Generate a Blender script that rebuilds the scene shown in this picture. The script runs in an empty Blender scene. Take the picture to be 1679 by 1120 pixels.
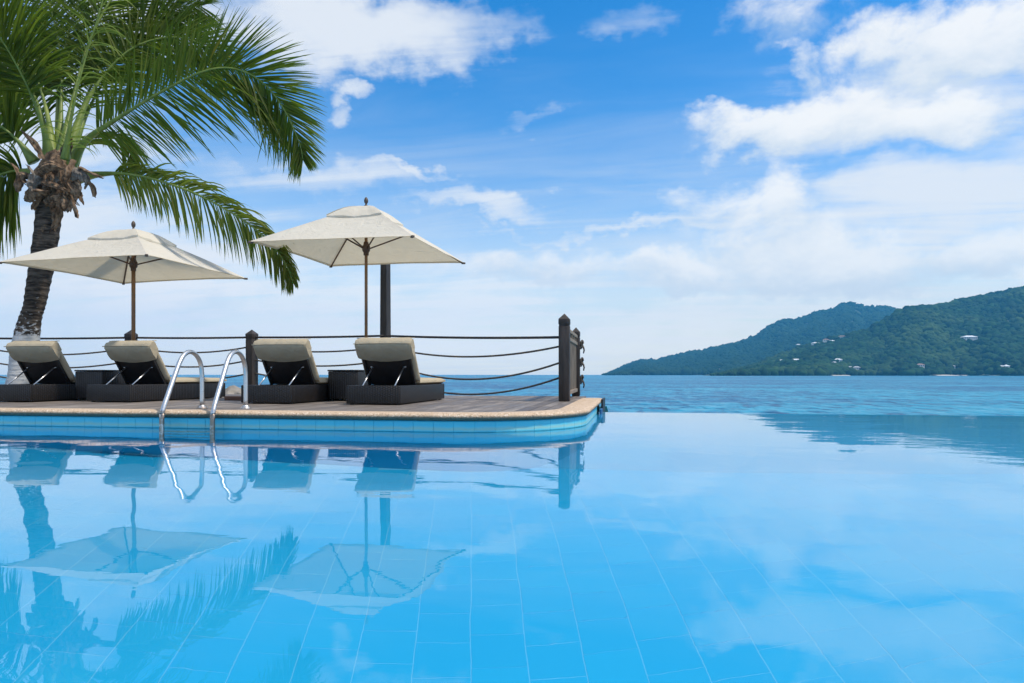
import bpy, bmesh, math, random
import numpy as np
from mathutils import Vector, Matrix, noise
R = math.radians
random.seed(7); rng = np.random.default_rng(7)
S = bpy.context.scene
COL = S.collection

# ------------------------------------------------------------------ camera
F = 1119.3                      # focal length in photograph pixels
CY, SY = math.cos(R(10)), math.sin(R(10))
CAMZ = 0.51                     # above the pool water (z = 0)
DECK = 0.16
cam = bpy.data.objects.new('camera', bpy.data.cameras.new('camera'))
COL.objects.link(cam); S.camera = cam
cam.location = (0, 0, CAMZ); cam.rotation_euler = (R(90), 0, R(10))
cam.data.lens = 24; cam.data.sensor_width = 36
cam.data.shift_y = 54 / 1679
cam.data.clip_start = 0.05; cam.data.clip_end = 30000

# ------------------------------------------------------------------ light
SUN_AZ, SUN_EL = 106.0, 60.0     # degrees to the right of the view axis, above the horizon
a = R(SUN_AZ - 10)              # clockwise from world +Y
sun_dir = Vector((math.sin(a) * math.cos(R(SUN_EL)), math.cos(a) * math.cos(R(SUN_EL)), math.sin(R(SUN_EL))))
sl = bpy.data.lights.new('sun', 'SUN'); sl.energy = 4.0; sl.angle = R(3.0); sl.color = (1.0, 0.90, 0.77)
sun = bpy.data.objects.new('sun', sl); COL.objects.link(sun)
sun.rotation_euler = (-sun_dir).to_track_quat('-Z', 'Y').to_euler()
sl.cycles.is_caustics_light = True
vs = S.view_settings
vs.view_transform = 'Standard'; vs.look = 'None'; vs.exposure = 0.0; vs.gamma = 1.0; vs.use_curve_mapping = False
cy = S.cycles
cy.max_bounces = 10; cy.transmission_bounces = 6; cy.transparent_max_bounces = 12
cy.diffuse_bounces = 3; cy.glossy_bounces = 4; cy.volume_bounces = 1
cy.sample_clamp_indirect = 4.0; cy.blur_glossy = 0.3
cy.caustics_refractive = True; cy.caustics_reflective = False

# ------------------------------------------------------------------ node helpers
class NT:
    def __init__(s, tree): s.t = tree
    def node(s, typ, **kw):
        n = s.t.nodes.new(typ)
        for k, v in kw.items(): setattr(n, k, v)
        return n
    def plug(s, sock, v):
        if isinstance(v, X): s.t.links.new(v.s, sock)
        elif hasattr(v, 'is_linked'): s.t.links.new(v, sock)
        else: sock.default_value = v
    def m(s, op, *a, clamp=False):
        n = s.node('ShaderNodeMath', operation=op, use_clamp=clamp)
        for i, v in enumerate(a): s.plug(n.inputs[i], v)
        return X(s, n.outputs[0])
    def sstep(s, v, lo, hi, o0=0.0, o1=1.0, kind='SMOOTHSTEP'):
        n = s.node('ShaderNodeMapRange', interpolation_type=kind)
        s.plug(n.inputs[0], v); n.inputs[1].default_value = lo; n.inputs[2].default_value = hi
        n.inputs[3].default_value = o0; n.inputs[4].default_value = o1
        return X(s, n.outputs[0])
    def mix(s, f, c1, c2, blend='MIX'):
        n = s.node('ShaderNodeMix', data_type='RGBA', blend_type=blend)
        s.plug(n.inputs[0], f)
        for i, c in ((6, c1), (7, c2)):
            if isinstance(c, tuple) and len(c) == 3: c = (*c, 1)
            s.plug(n.inputs[i], c)
        return X(s, n.outputs[2])
    def xyz(s, x, y, z):
        n = s.node('ShaderNodeCombineXYZ')
        for i, v in enumerate((x, y, z)): s.plug(n.inputs[i], v)
        return X(s, n.outputs[0])
    def sep(s, v):
        n = s.node('ShaderNodeSeparateXYZ'); s.plug(n.inputs[0], v)
        return [X(s, o) for o in n.outputs]
    def noise(s, vec, scale, detail=4, rough=0.5, dist=0.0, col=False):
        n = s.node('ShaderNodeTexNoise'); s.plug(n.inputs['Vector'], vec)
        n.inputs['Scale'].default_value = scale; n.inputs['Detail'].default_value = detail
        n.inputs['Roughness'].default_value = rough; n.inputs['Distortion'].default_value = dist
        return X(s, n.outputs['Color' if col else 'Fac'])
    def mapping(s, vec, scale=(1, 1, 1), rot=(0, 0, 0), loc=(0, 0, 0)):
        n = s.node('ShaderNodeMapping'); s.plug(n.inputs[0], vec)
        n.inputs['Location'].default_value = loc; n.inputs['Rotation'].default_value = rot; n.inputs['Scale'].default_value = scale
        return X(s, n.outputs[0])
    def obj(s): return X(s, s.node('ShaderNodeTexCoord').outputs['Object'])
    def pos(s): return X(s, s.node('ShaderNodeNewGeometry').outputs['Position'])
    def rand(s): return X(s, s.node('ShaderNodeObjectInfo').outputs['Random'])
    def bump(s, h, strength=0.5, dist=0.01, normal=None):
        n = s.node('ShaderNodeBump'); n.inputs['Strength'].default_value = strength; n.inputs['Distance'].default_value = dist
        s.plug(n.inputs['Height'], h)
        if normal is not None: s.plug(n.inputs['Normal'], normal)
        return X(s, n.outputs[0])
class X:
    def __init__(s, nt, sock): s.nt, s.s = nt, sock
    def __add__(s, o): return s.nt.m('ADD', s, o)
    def __radd__(s, o): return s.nt.m('ADD', s, o)
    def __sub__(s, o): return s.nt.m('SUBTRACT', s, o)
    def __rsub__(s, o): return s.nt.m('SUBTRACT', o, s)
    def __mul__(s, o): return s.nt.m('MULTIPLY', s, o)
    def __rmul__(s, o): return s.nt.m('MULTIPLY', s, o)
    def __truediv__(s, o): return s.nt.m('DIVIDE', s, o)
    def clamp(s): return s.nt.m('MULTIPLY', s, 1.0, clamp=True)

def material(name):
    m = bpy.data.materials.new(name); m.use_nodes = True
    t = m.node_tree; t.nodes.clear()
    out = t.nodes.new('ShaderNodeOutputMaterial')
    return m, NT(t), out
def principled(nt, out, color, rough=0.6, metal=0.0, normal=None, spec=0.5):
    p = nt.node('ShaderNodeBsdfPrincipled')
    if isinstance(color, tuple) and len(color) == 3: color = (*color, 1)
    nt.plug(p.inputs['Base Color'], color); nt.plug(p.inputs['Roughness'], rough); nt.plug(p.inputs['Metallic'], metal)
    p.inputs['Specular IOR Level'].default_value = spec
    if normal is not None: nt.plug(p.inputs['Normal'], normal)
    nt.t.links.new(p.outputs[0], out.inputs[0])
    return p

# ------------------------------------------------------------------ sky
W = bpy.data.worlds.new('World'); S.world = W; W.use_nodes = True
wt = W.node_tree; wt.nodes.clear(); n = NT(wt)
def azel(px, py):
    az = math.atan((px - 839.5) / F)
    return math.degrees(az), math.degrees(math.atan((614 - py) * math.cos(az) / F))
SKY_STRENGTH = 0.15
sk = n.node('ShaderNodeTexSky', sky_type='NISHITA', sun_disc=False)
sk.sun_elevation = R(SUN_EL); sk.sun_rotation = a
sk.altitude = 0; sk.air_density = 1.0; sk.dust_density = 0.6; sk.ozone_density = 2.5
dirv = X(n, n.node('ShaderNodeTexCoord').outputs['Generated'])
dx, dy, dz = n.sep(dirv)
right = dx * CY + dy * SY
fwd = dy * CY - dx * SY
az = n.m('ARCTAN2', right, fwd) * (180 / math.pi)
el = n.m('ARCSINE', dz) * (180 / math.pi)
elp = n.m('MAXIMUM', el, 0.0)
# noise fields on the direction sphere
v1 = n.xyz(dx, dy, dz * 1.5)
warp = n.noise(v1, 3.0, 3, 0.5, col=True)
wn = n.node('ShaderNodeMix', data_type='VECTOR'); wn.inputs[0].default_value = 0.12
wt.links.new(v1.s, wn.inputs[4]); wt.links.new(warp.s, wn.inputs[5])
vw = X(n, wn.outputs[1])
nb = n.noise(vw, 9.0, 10, 0.62, 0.35)         # billows
nbig = n.noise(vw, 3.6, 3, 0.5)
nb2 = n.noise(vw, 30.0, 7, 0.6, 0.3)
pz = n.m('MAXIMUM', dz, 0.0) + 0.09
plane = n.xyz(dx / pz, dy / pz, 0.0)
plane_r = n.mapping(plane, scale=(0.55, 2.2, 1), rot=(0, 0, R(18)))
ns = n.noise(plane_r, 1.3, 8, 0.6, 0.6)      # streaks
ns2 = n.noise(n.mapping(plane, scale=(1.2, 1.2, 1)), 0.9, 7, 0.55)
wa = n.noise(v1, 5.5, 5, 0.55, col=True); wax, way, waz = n.sep(wa)
wb = n.noise(v1, 19.0, 5, 0.6, col=True); wbx, wby, wbz = n.sep(wb)
def field(blobs, amp):
    azw = az + (wax - 0.5) * (11.0 * amp) + (wbx - 0.5) * (4.5 * amp)
    elw = el + (way - 0.5) * (7.0 * amp) + (wby - 0.5) * (3.2 * amp)
    D = None; T = None; Wt = None
    for (px, py, rx, ry, w) in blobs:
        a0, e0 = azel(px, py)
        a1, _ = azel(px + rx, py); a2, _ = azel(px - rx, py)
        ra = (a1 - a2) / 2; _, e1 = azel(px, py - ry); re = abs(e1 - e0)
        qx = (azw - a0) * (1 / ra); qy = (elw - e0) * (1 / re)
        d = (1.0 - (qx * qx + qy * qy)) * w
        d = n.m('MAXIMUM', d, -3.0)
        wgt = n.m('POWER', n.m('MAXIMUM', d + 0.9, 0.0), 3.0)
        if D is None: D, T, Wt = d, wgt * qy, wgt
        else:
            T = T + wgt * qy; Wt = Wt + wgt
            D = n.m('SMOOTH_MAX', D, d, 0.25)
    return D, T / (Wt + 0.001)
cumulus = [(1620, 66, 255, 62, 1.0), (1470, 62, 95, 50, .9),
           (1290, 205, 150, 36, 1.0), (1390, 178, 105, 58, 1.0), (1510, 195, 150, 40, .75),
           (1268, 338, 52, 66, .9), (1190, 345, 75, 40, .6), (1255, 400, 120, 55, .8),
           (1310, 22, 26, 20, .05), (1335, 95, 14, 22, .15),
           (1350, 432, 190, 46, .9), (1620, 415, 170, 36, .8),
           (1030, 445, 60, 18, .5), (870, 440, 110, 26, .55), (1110, 460, 130, 22, .6)]
soft = [(560, 40, 210, 78, 1.0), (690, 55, 170, 60, .75), (440, 60, 120, 70, .9), (545, 145, 48, 22, .7), (525, 190, 30, 32, .5),
        (1560, 320, 330, 74, .9), (1690, 230, 220, 60, .6), (1040, 42, 40, 18, .15), (1480, 190, 240, 90, .45), (868, 186, 40, 12, .18),
        (800, 335, 140, 26, .7), (560, 300, 190, 22, .35), (690, 287, 50, 12, .5),
        (960, 378, 180, 12, .6), (200, 420, 330, 120, .75), (60, 200, 200, 170, .8), (230, 20, 160, 80, .7)]
Dc, Tc = field(cumulus, 1.0)
Ds, Ts = field(soft, 1.3)
# beyond the frame the same broken cloud goes on all round
outside = n.sstep(n.m('ABSOLUTE', az), 40.0, 58.0)
over = n.sstep(el, 30.0, 42.0)
outm = n.m('MAXIMUM', outside, over) * n.sstep(el, 2.0, 9.0)
Dout = outm * n.sstep(ns2, 0.36, 0.62, -1.0, 0.9, 'LINEAR') + (outm - 1.0) * 2.0
Dc = n.m('MAXIMUM', Dc, Dout)
ac = n.sstep(Dc * 0.62 + (nb - 0.5) * 1.9 + (nbig - 0.5) * 0.5 + (nb2 - 0.5) * 0.8, -0.50, 0.50)
as_ = n.sstep(n.m('MAXIMUM', Ds, -1.0) * 0.75 + (ns - 0.5) * 1.8, -0.28, 0.75) * 0.92
veil = n.sstep(ns * 0.75 + ns2 * 0.35, 0.42, 0.75) * n.sstep(el, 29.0, 9.0) * 0.5
low = n.m('POWER', 2.718, elp * elp * -0.0082) * 0.88       # pale air low over the sea
lowcloud = n.sstep(nb * 0.7 + ns * 0.7 + nbig * 0.3, 0.66, 0.96) * n.sstep(el, 13.0, 5.0) * n.sstep(el, 0.0, 2.5)
K = 1.0 / SKY_STRENGTH
def col(r, g, b): return (r * K, g * K, b * K, 1)
hs = n.node('ShaderNodeHueSaturation'); hs.inputs['Saturation'].default_value = 1.46; hs.inputs['Value'].default_value = 1.28
hs.inputs['Hue'].default_value = 0.5
wt.links.new(sk.outputs[0], hs.inputs['Color'])
base = X(n, hs.outputs[0])
c = n.mix(low, base, col(1.06, 1.02, .89))
c = n.mix(veil, c, col(.74, .81, .89))
c = n.mix(as_, c, col(.88, .91, .94))
c = n.mix(lowcloud * 0.7, c, col(1.14, 1.08, 1.0))
shade = n.sstep(Tc * 0.55 + (nb - 0.5) * 1.6 + (nb2 - .5) * .5, -0.75, 0.45)
cc = n.mix(shade, col(.68, .77, .86), col(1.03, 1.02, .99))
c = n.mix(ac * 0.93, c, cc)
bg = n.node('ShaderNodeBackground'); bg.inputs[1].default_value = SKY_STRENGTH
wt.links.new(c.s, bg.inputs[0])
wo = n.node('ShaderNodeOutputWorld'); wt.links.new(bg.outputs[0], wo.inputs[0])

# ------------------------------------------------------------------ object helpers
def at(px, py, d):
    """world point seen at a photograph pixel, d metres in front of the camera"""
    r = (px - 839.5) / F * d; z = (614 - py) / F * d + CAMZ
    return Vector((CY * r - SY * d, SY * r + CY * d, z))
def at_z(px, py, z):
    return at(px, py, (CAMZ - z) * F / (py - 614))
def tag(o, label=None, cat=None, group=None, kind=None):
    if label: o['label'] = label
    if cat: o['category'] = cat
    if group: o['group'] = group
    if kind: o['kind'] = kind
    return o
def empty(name, loc, rz=0.0):
    o = bpy.data.objects.new(name, None); COL.objects.link(o)
    o.location = loc; o.rotation_euler = (0, 0, rz); o.empty_display_size = .2
    return o
def link_mesh(name, me, mat, parent=None):
    o = bpy.data.objects.new(name, me); COL.objects.link(o)
    if mat and not me.materials: me.materials.append(mat)
    if parent is not None: o.parent = parent
    return o
def copy_tree(o, parent=None):
    c = o.copy(); COL.objects.link(c)
    if parent is not None: c.parent = parent
    for ch in list(o.children): copy_tree(ch, c)
    return c
class MB:
    def __init__(s): s.v = []; s.f = []
    def add(s, vs_, fs):
        b = len(s.v); s.v += [tuple(p) for p in vs_]; s.f += [tuple(b + i for i in f) for f in fs]; return s
    def box(s, x0, x1, y0, y1, z0, z1, M=None):
        p = [Vector(q) for q in ((x0, y0, z0), (x1, y0, z0), (x1, y1, z0), (x0, y1, z0), (x0, y0, z1), (x1, y0, z1), (x1, y1, z1), (x0, y1, z1))]
        if M: p = [M @ q for q in p]
        return s.add(p, [(0, 3, 2, 1), (4, 5, 6, 7), (0, 1, 5, 4), (1, 2, 6, 5), (2, 3, 7, 6), (3, 0, 4, 7)])
    def bbox(s, x0, x1, y0, y1, z0, z1, b=.01, M=None, seg=2):
        bm = bmesh.new(); bmesh.ops.create_cube(bm, size=1)
        for v in bm.verts:
            v.co = Vector(((x0 + x1) / 2 + v.co.x * (x1 - x0), (y0 + y1) / 2 + v.co.y * (y1 - y0), (z0 + z1) / 2 + v.co.z * (z1 - z0)))
        bmesh.ops.bevel(bm, geom=bm.edges[:], offset=b, segments=seg, affect='EDGES', profile=.5)
        bm.verts.index_update()
        p = [v.co.copy() for v in bm.verts]
        if M: p = [M @ q for q in p]
        s.add(p, [[v.index for v in f.verts] for f in bm.faces]); bm.free(); return s
    def tube(s, path, rad, nseg=8, cap=True):
        path = [Vector(p) for p in path]; N = len(path)
        rad = rad if hasattr(rad, '__len__') else [rad] * N
        t0 = (path[1] - path[0]).normalized()
        ref = Vector((0, 0, 1)) if abs(t0.z) < .9 else Vector((1, 0, 0))
        u = t0.cross(ref).normalized(); vs_ = []
        for i, p in enumerate(path):
            t = (path[min(i + 1, N - 1)] - path[max(i - 1, 0)]).normalized()
            u = (u - t * u.dot(t)).normalized(); w = t.cross(u)
            for k in range(nseg):
                an = 2 * math.pi * k / nseg
                vs_.append(p + (u * math.cos(an) + w * math.sin(an)) * rad[i])
        fs = [(i * nseg + k, i * nseg + (k + 1) % nseg, (i + 1) * nseg + (k + 1) % nseg, (i + 1) * nseg + k) for i in range(N - 1) for k in range(nseg)]
        if cap: fs += [tuple(range(nseg))[::-1], tuple((N - 1) * nseg + k for k in range(nseg))]
        return s.add(vs_, fs)
    def lathe(s, prof, nseg=16, c=(0, 0, 0)):
        vs_ = [(c[0] + r * math.cos(2 * math.pi * k / nseg), c[1] + r * math.sin(2 * math.pi * k / nseg), c[2] + z) for r, z in prof for k in range(nseg)]
        N = len(prof)
        fs = [(i * nseg + k, i * nseg + (k + 1) % nseg, (i + 1) * nseg + (k + 1) % nseg, (i + 1) * nseg + k) for i in range(N - 1) for k in range(nseg)]
        return s.add(vs_, fs)
    def prism(s, poly, z0, z1):
        N = len(poly)
        return s.add([(x, y, z0) for x, y in poly] + [(x, y, z1) for x, y in poly],
                     [tuple(range(N))[::-1], tuple(range(N, 2 * N))] + [(i, (i + 1) % N, N + (i + 1) % N, N + i) for i in range(N)])
    def grid(s, fn, nu, nv, flip=False):
        vs_ = [fn(i / nu, j / nv) for j in range(nv + 1) for i in range(nu + 1)]
        fs = []
        for j in range(nv):
            for i in range(nu):
                q = (j * (nu + 1) + i, j * (nu + 1) + i + 1, (j + 1) * (nu + 1) + i + 1, (j + 1) * (nu + 1) + i)
                fs.append(q[::-1] if flip else q)
        return s.add(vs_, fs)
    def mesh(s, name, smooth=False, sharp=None):
        me = bpy.data.meshes.new(name); me.from_pydata(s.v, [], s.f)
        if smooth: me.shade_smooth()
        me.update()
        if smooth and sharp: me.set_sharp_from_angle(angle=R(sharp))
        return me
    def build(s, name, mat, parent=None, smooth=False, sharp=40, off=None):
        if off is not None:
            o = Vector(off); s.v = [tuple(Vector(p) - o) for p in s.v]
        return link_mesh(name, s.mesh(name, smooth, sharp), mat, parent)
def spline(pts, n_):
    pts = [Vector(p) for p in pts]; P = [pts[0] * 2 - pts[1]] + pts + [pts[-1] * 2 - pts[-2]]
    out = []; m_ = len(pts) - 1
    for i in range(n_ + 1):
        t = i / n_ * m_; k = min(int(t), m_ - 1); t -= k
        a_, b_, c_, d_ = P[k:k + 4]
        out.append(.5 * ((2 * b_) + (c_ - a_) * t + (2 * a_ - 5 * b_ + 4 * c_ - d_) * t * t + (3 * b_ - a_ - 3 * c_ + d_) * t ** 3))
    return out
def raw_mesh(name, V, Fq, attr=None):
    """fast mesh from numpy arrays; faces all with the same number of corners"""
    me = bpy.data.meshes.new(name); nf, k = Fq.shape
    me.vertices.add(len(V)); me.vertices.foreach_set('co', V.astype(np.float32).ravel())
    me.loops.add(nf * k); me.loops.foreach_set('vertex_index', Fq.astype(np.int32).ravel())
    me.polygons.add(nf); me.polygons.foreach_set('loop_start', np.arange(0, nf * k, k, dtype=np.int32))
    me.update(calc_edges=True); me.validate()
    if attr is not None:
        at_ = me.attributes.new('tint', 'FLOAT', 'POINT'); at_.data.foreach_set('value', attr.astype(np.float32))
    return me

# ------------------------------------------------------------------ materials
def m_tile():
    m, n, o = material('pool_tile')
    p = n.pos(); v = n.noise(p, .7, 3); r = n.rand()
    c = n.mix(v, (.010, .50, .90), (.016, .55, .94))
    c = n.mix(r * .3, c, (.008, .44, .85))
    principled(n, o, c, .35); return m
def m_grout():
    m, n, o = material('pool_grout'); principled(n, o, (.12, .60, .93), .8); return m
def m_wall_tile():
    m, n, o = material('wall_tile')
    p = n.pos(); x, y, z = n.sep(p)
    v = n.noise(n.mapping(p, scale=(1, 1, 6)), 3.0, 5); r = n.rand()
    c = n.mix(v, (.07, .54, .72), (.12, .64, .76)); c = n.mix(r * .3, c, (.06, .48, .70))
    nn = n.noise(p, 9, 4)
    scum = n.sstep(z + (nn - .5) * .02, .004, .03) * n.sstep(z + (nn - .5) * .03, .06, .025)
    c = n.mix(scum * .55, c, (.50, .56, .36))
    principled(n, o, c, .3); return m
def m_pool_wall():
    m, n, o = material('pool_wall_paint'); principled(n, o, (.025, .62, .95), .5); return m
def m_water():
    m, n, o = material('pool_water')
    p = n.pos(); x, y, z = n.sep(p)
    b1 = n.noise(n.mapping(p, scale=(.9, 1.3, 1)), 1.0, 2, .5)
    b2 = n.noise(n.mapping(p, scale=(2.2, 4.5, 1), rot=(0, 0, R(8))), 2.0, 3, .5)
    patch = n.sstep(n.noise(p, .55, 2), .42, .62) * n.sstep(y, 2.5, 6.5)
    h = b1 * .0048 + b2 * .00022 + b2 * patch * .0009
    nrm = n.bump(h, 1.0, 1.0)
    g = n.node('ShaderNodeBsdfGlass'); g.inputs['Roughness'].default_value = 0.0; g.inputs['IOR'].default_value = 1.333
    n.plug(g.inputs['Normal'], nrm); n.t.links.new(g.outputs[0], o.inputs[0])
    return m
def m_sea():
    m, n, o = material('sea_water')
    p = n.pos(); x, y, z = n.sep(p)
    b1 = n.noise(n.mapping(p, scale=(.42, .20, 1), rot=(0, 0, R(10))), 1.0, 3, .55)
    b2 = n.noise(n.mapping(p, scale=(1.0, .5, 1), rot=(0, 0, R(20))), 1.6, 2, .5)
    b3 = n.noise(n.mapping(p, scale=(.02, .05, 1)), 1.0, 4, .6)
    nrm = n.bump(b1 * 1.3 + b2 * .22, 1.0, 1.0)
    big = n.noise(n.mapping(p, scale=(.006, .016, 1)), 1.0, 4, .55)
    c = n.mix(n.sstep(big + (b3 - .5) * .8 + (b1 - .5) * .5, .34, .64), (.004, .11, .25), (.02, .27, .43))
    st = n.noise(n.mapping(p, scale=(.16, .075, 1), rot=(0, 0, R(10))), 1.0, 4, .6)
    st2 = n.noise(n.mapping(p, scale=(.80, .26, 1), rot=(0, 0, R(10))), 1.0, 4, .65)
    c = n.mix(n.sstep(st * .35 + st2 * .65, .50, .60) * .9, c, (.002, .06, .165))  # dark and pale streaks put the light and shade of wave facets into colour
    c = n.mix(n.sstep(st * .4 + st2 * .6, .47, .38) * .6, c, (.11, .33, .46))
    b = principled(n, o, c, .30, 0, nrm, .05); b.inputs['IOR'].default_value = 1.333
    return m
def m_board():
    m, n, o = material('weathered_board')
    p = n.obj(); r = n.rand()
    pr = n.xyz(r * 37.0, r * 11.0, 0.0)
    vadd = n.node('ShaderNodeVectorMath', operation='ADD'); n.plug(vadd.inputs[0], p); n.plug(vadd.inputs[1], pr)
    q = X(n, vadd.outputs[0])
    g = n.noise(n.mapping(q, scale=(28, 1.2, 28)), 1.6, 6, .65)
    w = n.noise(n.mapping(q, scale=(3, .9, 1)), 1.3, 4, .6)
    c = n.mix(g, (.075, .062, .054), (.30, .265, .235))
    c = n.mix(n.sstep(r, 0, 1, 0, .75, 'LINEAR'), c, (.085, .07, .062))
    c = n.mix(n.sstep(w, .48, .72) * .55, c, (.36, .33, .30))
    nrm = n.bump(g, .6, .004)
    principled(n, o, c, n.sstep(w, .3, .7, .45, .75), 0, nrm, .35); return m
def m_coping():
    m, n, o = material('pebble_coping')
    p = n.pos(); x, y, z = n.sep(p)
    vor = n.node('ShaderNodeTexVoronoi'); vor.inputs['Scale'].default_value = 85; n.plug(vor.inputs['Vector'], p)
    vc = X(n, vor.outputs['Color']); vd = X(n, vor.outputs['Distance'])
    v = n.noise(p, 3.0, 5, .6); s_ = n.noise(p, 60, 3)
    c = n.mix(v, (.47, .345, .225), (.59, .45, .315))
    spk = n.sep(vc)[0]
    c = n.mix(n.sstep(spk, .8, .95) * .7, c, (.75, .66, .56)); c = n.mix(n.sstep(spk, .22, .08) * .6, c, (.17, .11, .08))
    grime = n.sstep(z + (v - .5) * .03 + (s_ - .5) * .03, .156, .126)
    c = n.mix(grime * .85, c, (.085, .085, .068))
    nrm = n.bump(vd, .5, .006)
    principled(n, o, c, .75, 0, nrm, .3); return m
def m_simple(name, c1, c2=None, scale=4.0, rough=.6, metal=0.0, bump=0.0, bscale=30.0, stretch=(1, 1, 1), spec=.5):
    m, n, o = material(name); p = n.obj(); q = n.mapping(p, scale=stretch)
    nrm = None
    if bump: nrm = n.bump(n.noise(q, bscale, 4, .6), bump, .01)
    cc = c1 if c2 is None else n.mix(n.sstep(n.noise(q, scale, 5, .6), .3, .7), c1, c2)
    principled(n, o, cc, rough, metal, nrm, spec); return m
def m_wicker():
    m, n, o = material('dark_wicker')
    p = n.obj(); x, y, z = n.sep(p)
    wv = n.m('SINE', (x + y) * (2 * math.pi / .030)); wh = n.m('SINE', z * (2 * math.pi / .020))
    par = n.m('SINE', (x + y) * (math.pi / .030) ) * wh
    h = wv * .7 + par * .6
    v = n.noise(p, 14, 4)
    c = n.mix(n.sstep(h + (v - .5) * 1.2, -1.0, 1.2), (.002, .0018, .0018), (.021, .017, .016))
    principled(n, o, c, .42, 0, n.bump(h, .6, .004), .5); return m
def m_cloth(name, c1, c2, trans=.35, weave=True, rough=.9):
    m, n, o = material(name); p = n.obj()
    v = n.noise(p, 5.0, 5, .6); cr = n.noise(n.mapping(p, scale=(1, 1, 1)), 6.0, 3, .5, 1.2)
    c = n.mix(v, c1, c2)
    nrm = n.bump(cr + v * .5, .6, .025)
    d = n.node('ShaderNodeBsdfDiffuse'); t = n.node('ShaderNodeBsdfTranslucent'); mx = n.node('ShaderNodeMixShader')
    for s_ in (d, t): n.plug(s_.inputs['Normal'], nrm)
    n.plug(d.inputs['Color'], c); n.plug(t.inputs['Color'], n.mix(1.0, c, (1.0, .92, .74), 'MULTIPLY'))
    mx.inputs[0].default_value = trans
    n.t.links.new(d.outputs[0], mx.inputs[1]); n.t.links.new(t.outputs[0], mx.inputs[2]); n.t.links.new(mx.outputs[0], o.inputs[0])
    return m
def m_leaf(name, c1, c2, c3, trans=.35):
    m, n, o = material(name); p = n.pos()
    at_ = n.node('ShaderNodeAttribute', attribute_name='tint')
    t_ = X(n, at_.outputs['Fac'])
    c = n.mix(t_, c1, c2); c = n.mix(n.sstep(t_, .82, 1.0) * .8, c, c3)
    pr = n.node('ShaderNodeBsdfPrincipled'); n.plug(pr.inputs['Base Color'], c); pr.inputs['Roughness'].default_value = .55; pr.inputs['Specular IOR Level'].default_value = .25
    t = n.node('ShaderNodeBsdfTranslucent'); mx = n.node('ShaderNodeMixShader'); mx.inputs[0].default_value = trans
    n.plug(t.inputs['Color'], n.mix(.5, c, (.25, .42, .03)))
    n.t.links.new(pr.outputs[0], mx.inputs[1]); n.t.links.new(t.outputs[0], mx.inputs[2]); n.t.links.new(mx.outputs[0], o.inputs[0])
    return m
def m_trunk():
    m, n, o = material('palm_bark'); p = n.pos(); x, y, z = n.sep(p)
    q = n.mapping(p, scale=(2.5, 2.5, 14)); v = n.noise(q, 2.0, 6, .65)
    f = n.noise(p, 7, 5, .6)
    c = n.mix(n.sstep(v, .35, .68), (.022, .018, .015), (.15, .12, .095))
    c = n.mix(n.sstep(f, .6, .75) * n.sstep(z, 2.3, 3.0), c, (.30, .20, .12))
    # whitewash on the foot of the trunk, flaking upwards
    pn = n.noise(n.mapping(p, scale=(1, 1, 1.8)), 15, 4, .6)
    paint = n.sstep(z + (pn - .5) * .10, 1.12, 1.08)
    flake = n.sstep(pn - n.sstep(z, 1.1, 1.95, 0, .24, 'LINEAR'), .50, .56) * n.sstep(z, 2.2, 1.9)
    c = n.mix(n.m('MAXIMUM', paint, flake), c, (.55, .57, .58))
    principled(n, o, c, .85, 0, n.bump(v, .9, .03), .2); return m
def m_forest(name, c1, c2, c3):
    m, n, o = material(name); p = n.pos()
    t_ = X(n, n.node('ShaderNodeAttribute', attribute_name='tint').outputs['Fac'])
    big = n.noise(p, .006, 4, .6); sm = n.noise(p, .12, 3, .6)
    c = n.mix(t_, c1, c2); c = n.mix(n.sstep(big, .45, .68) * .7, c, c3); c = n.mix(n.sstep(sm, .5, .8) * .4, c, c1)
    principled(n, o, c, .9, 0, None, .1); return m
def m_metal():
    m, n, o = material('steel_tube'); p = n.pos(); x, y, z = n.sep(p)
    v = n.noise(p, 16, 5, .65)
    rust = n.sstep(v + n.sstep(z, .30, .12, 0, .28, 'LINEAR'), .62, .80)
    c = n.mix(v, (.62, .63, .64), (.72, .72, .72)); c = n.mix(rust * .8, c, (.20, .13, .08))
    principled(n, o, c, n.sstep(v, .3, .7, .26, .40), .95); return m
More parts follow.
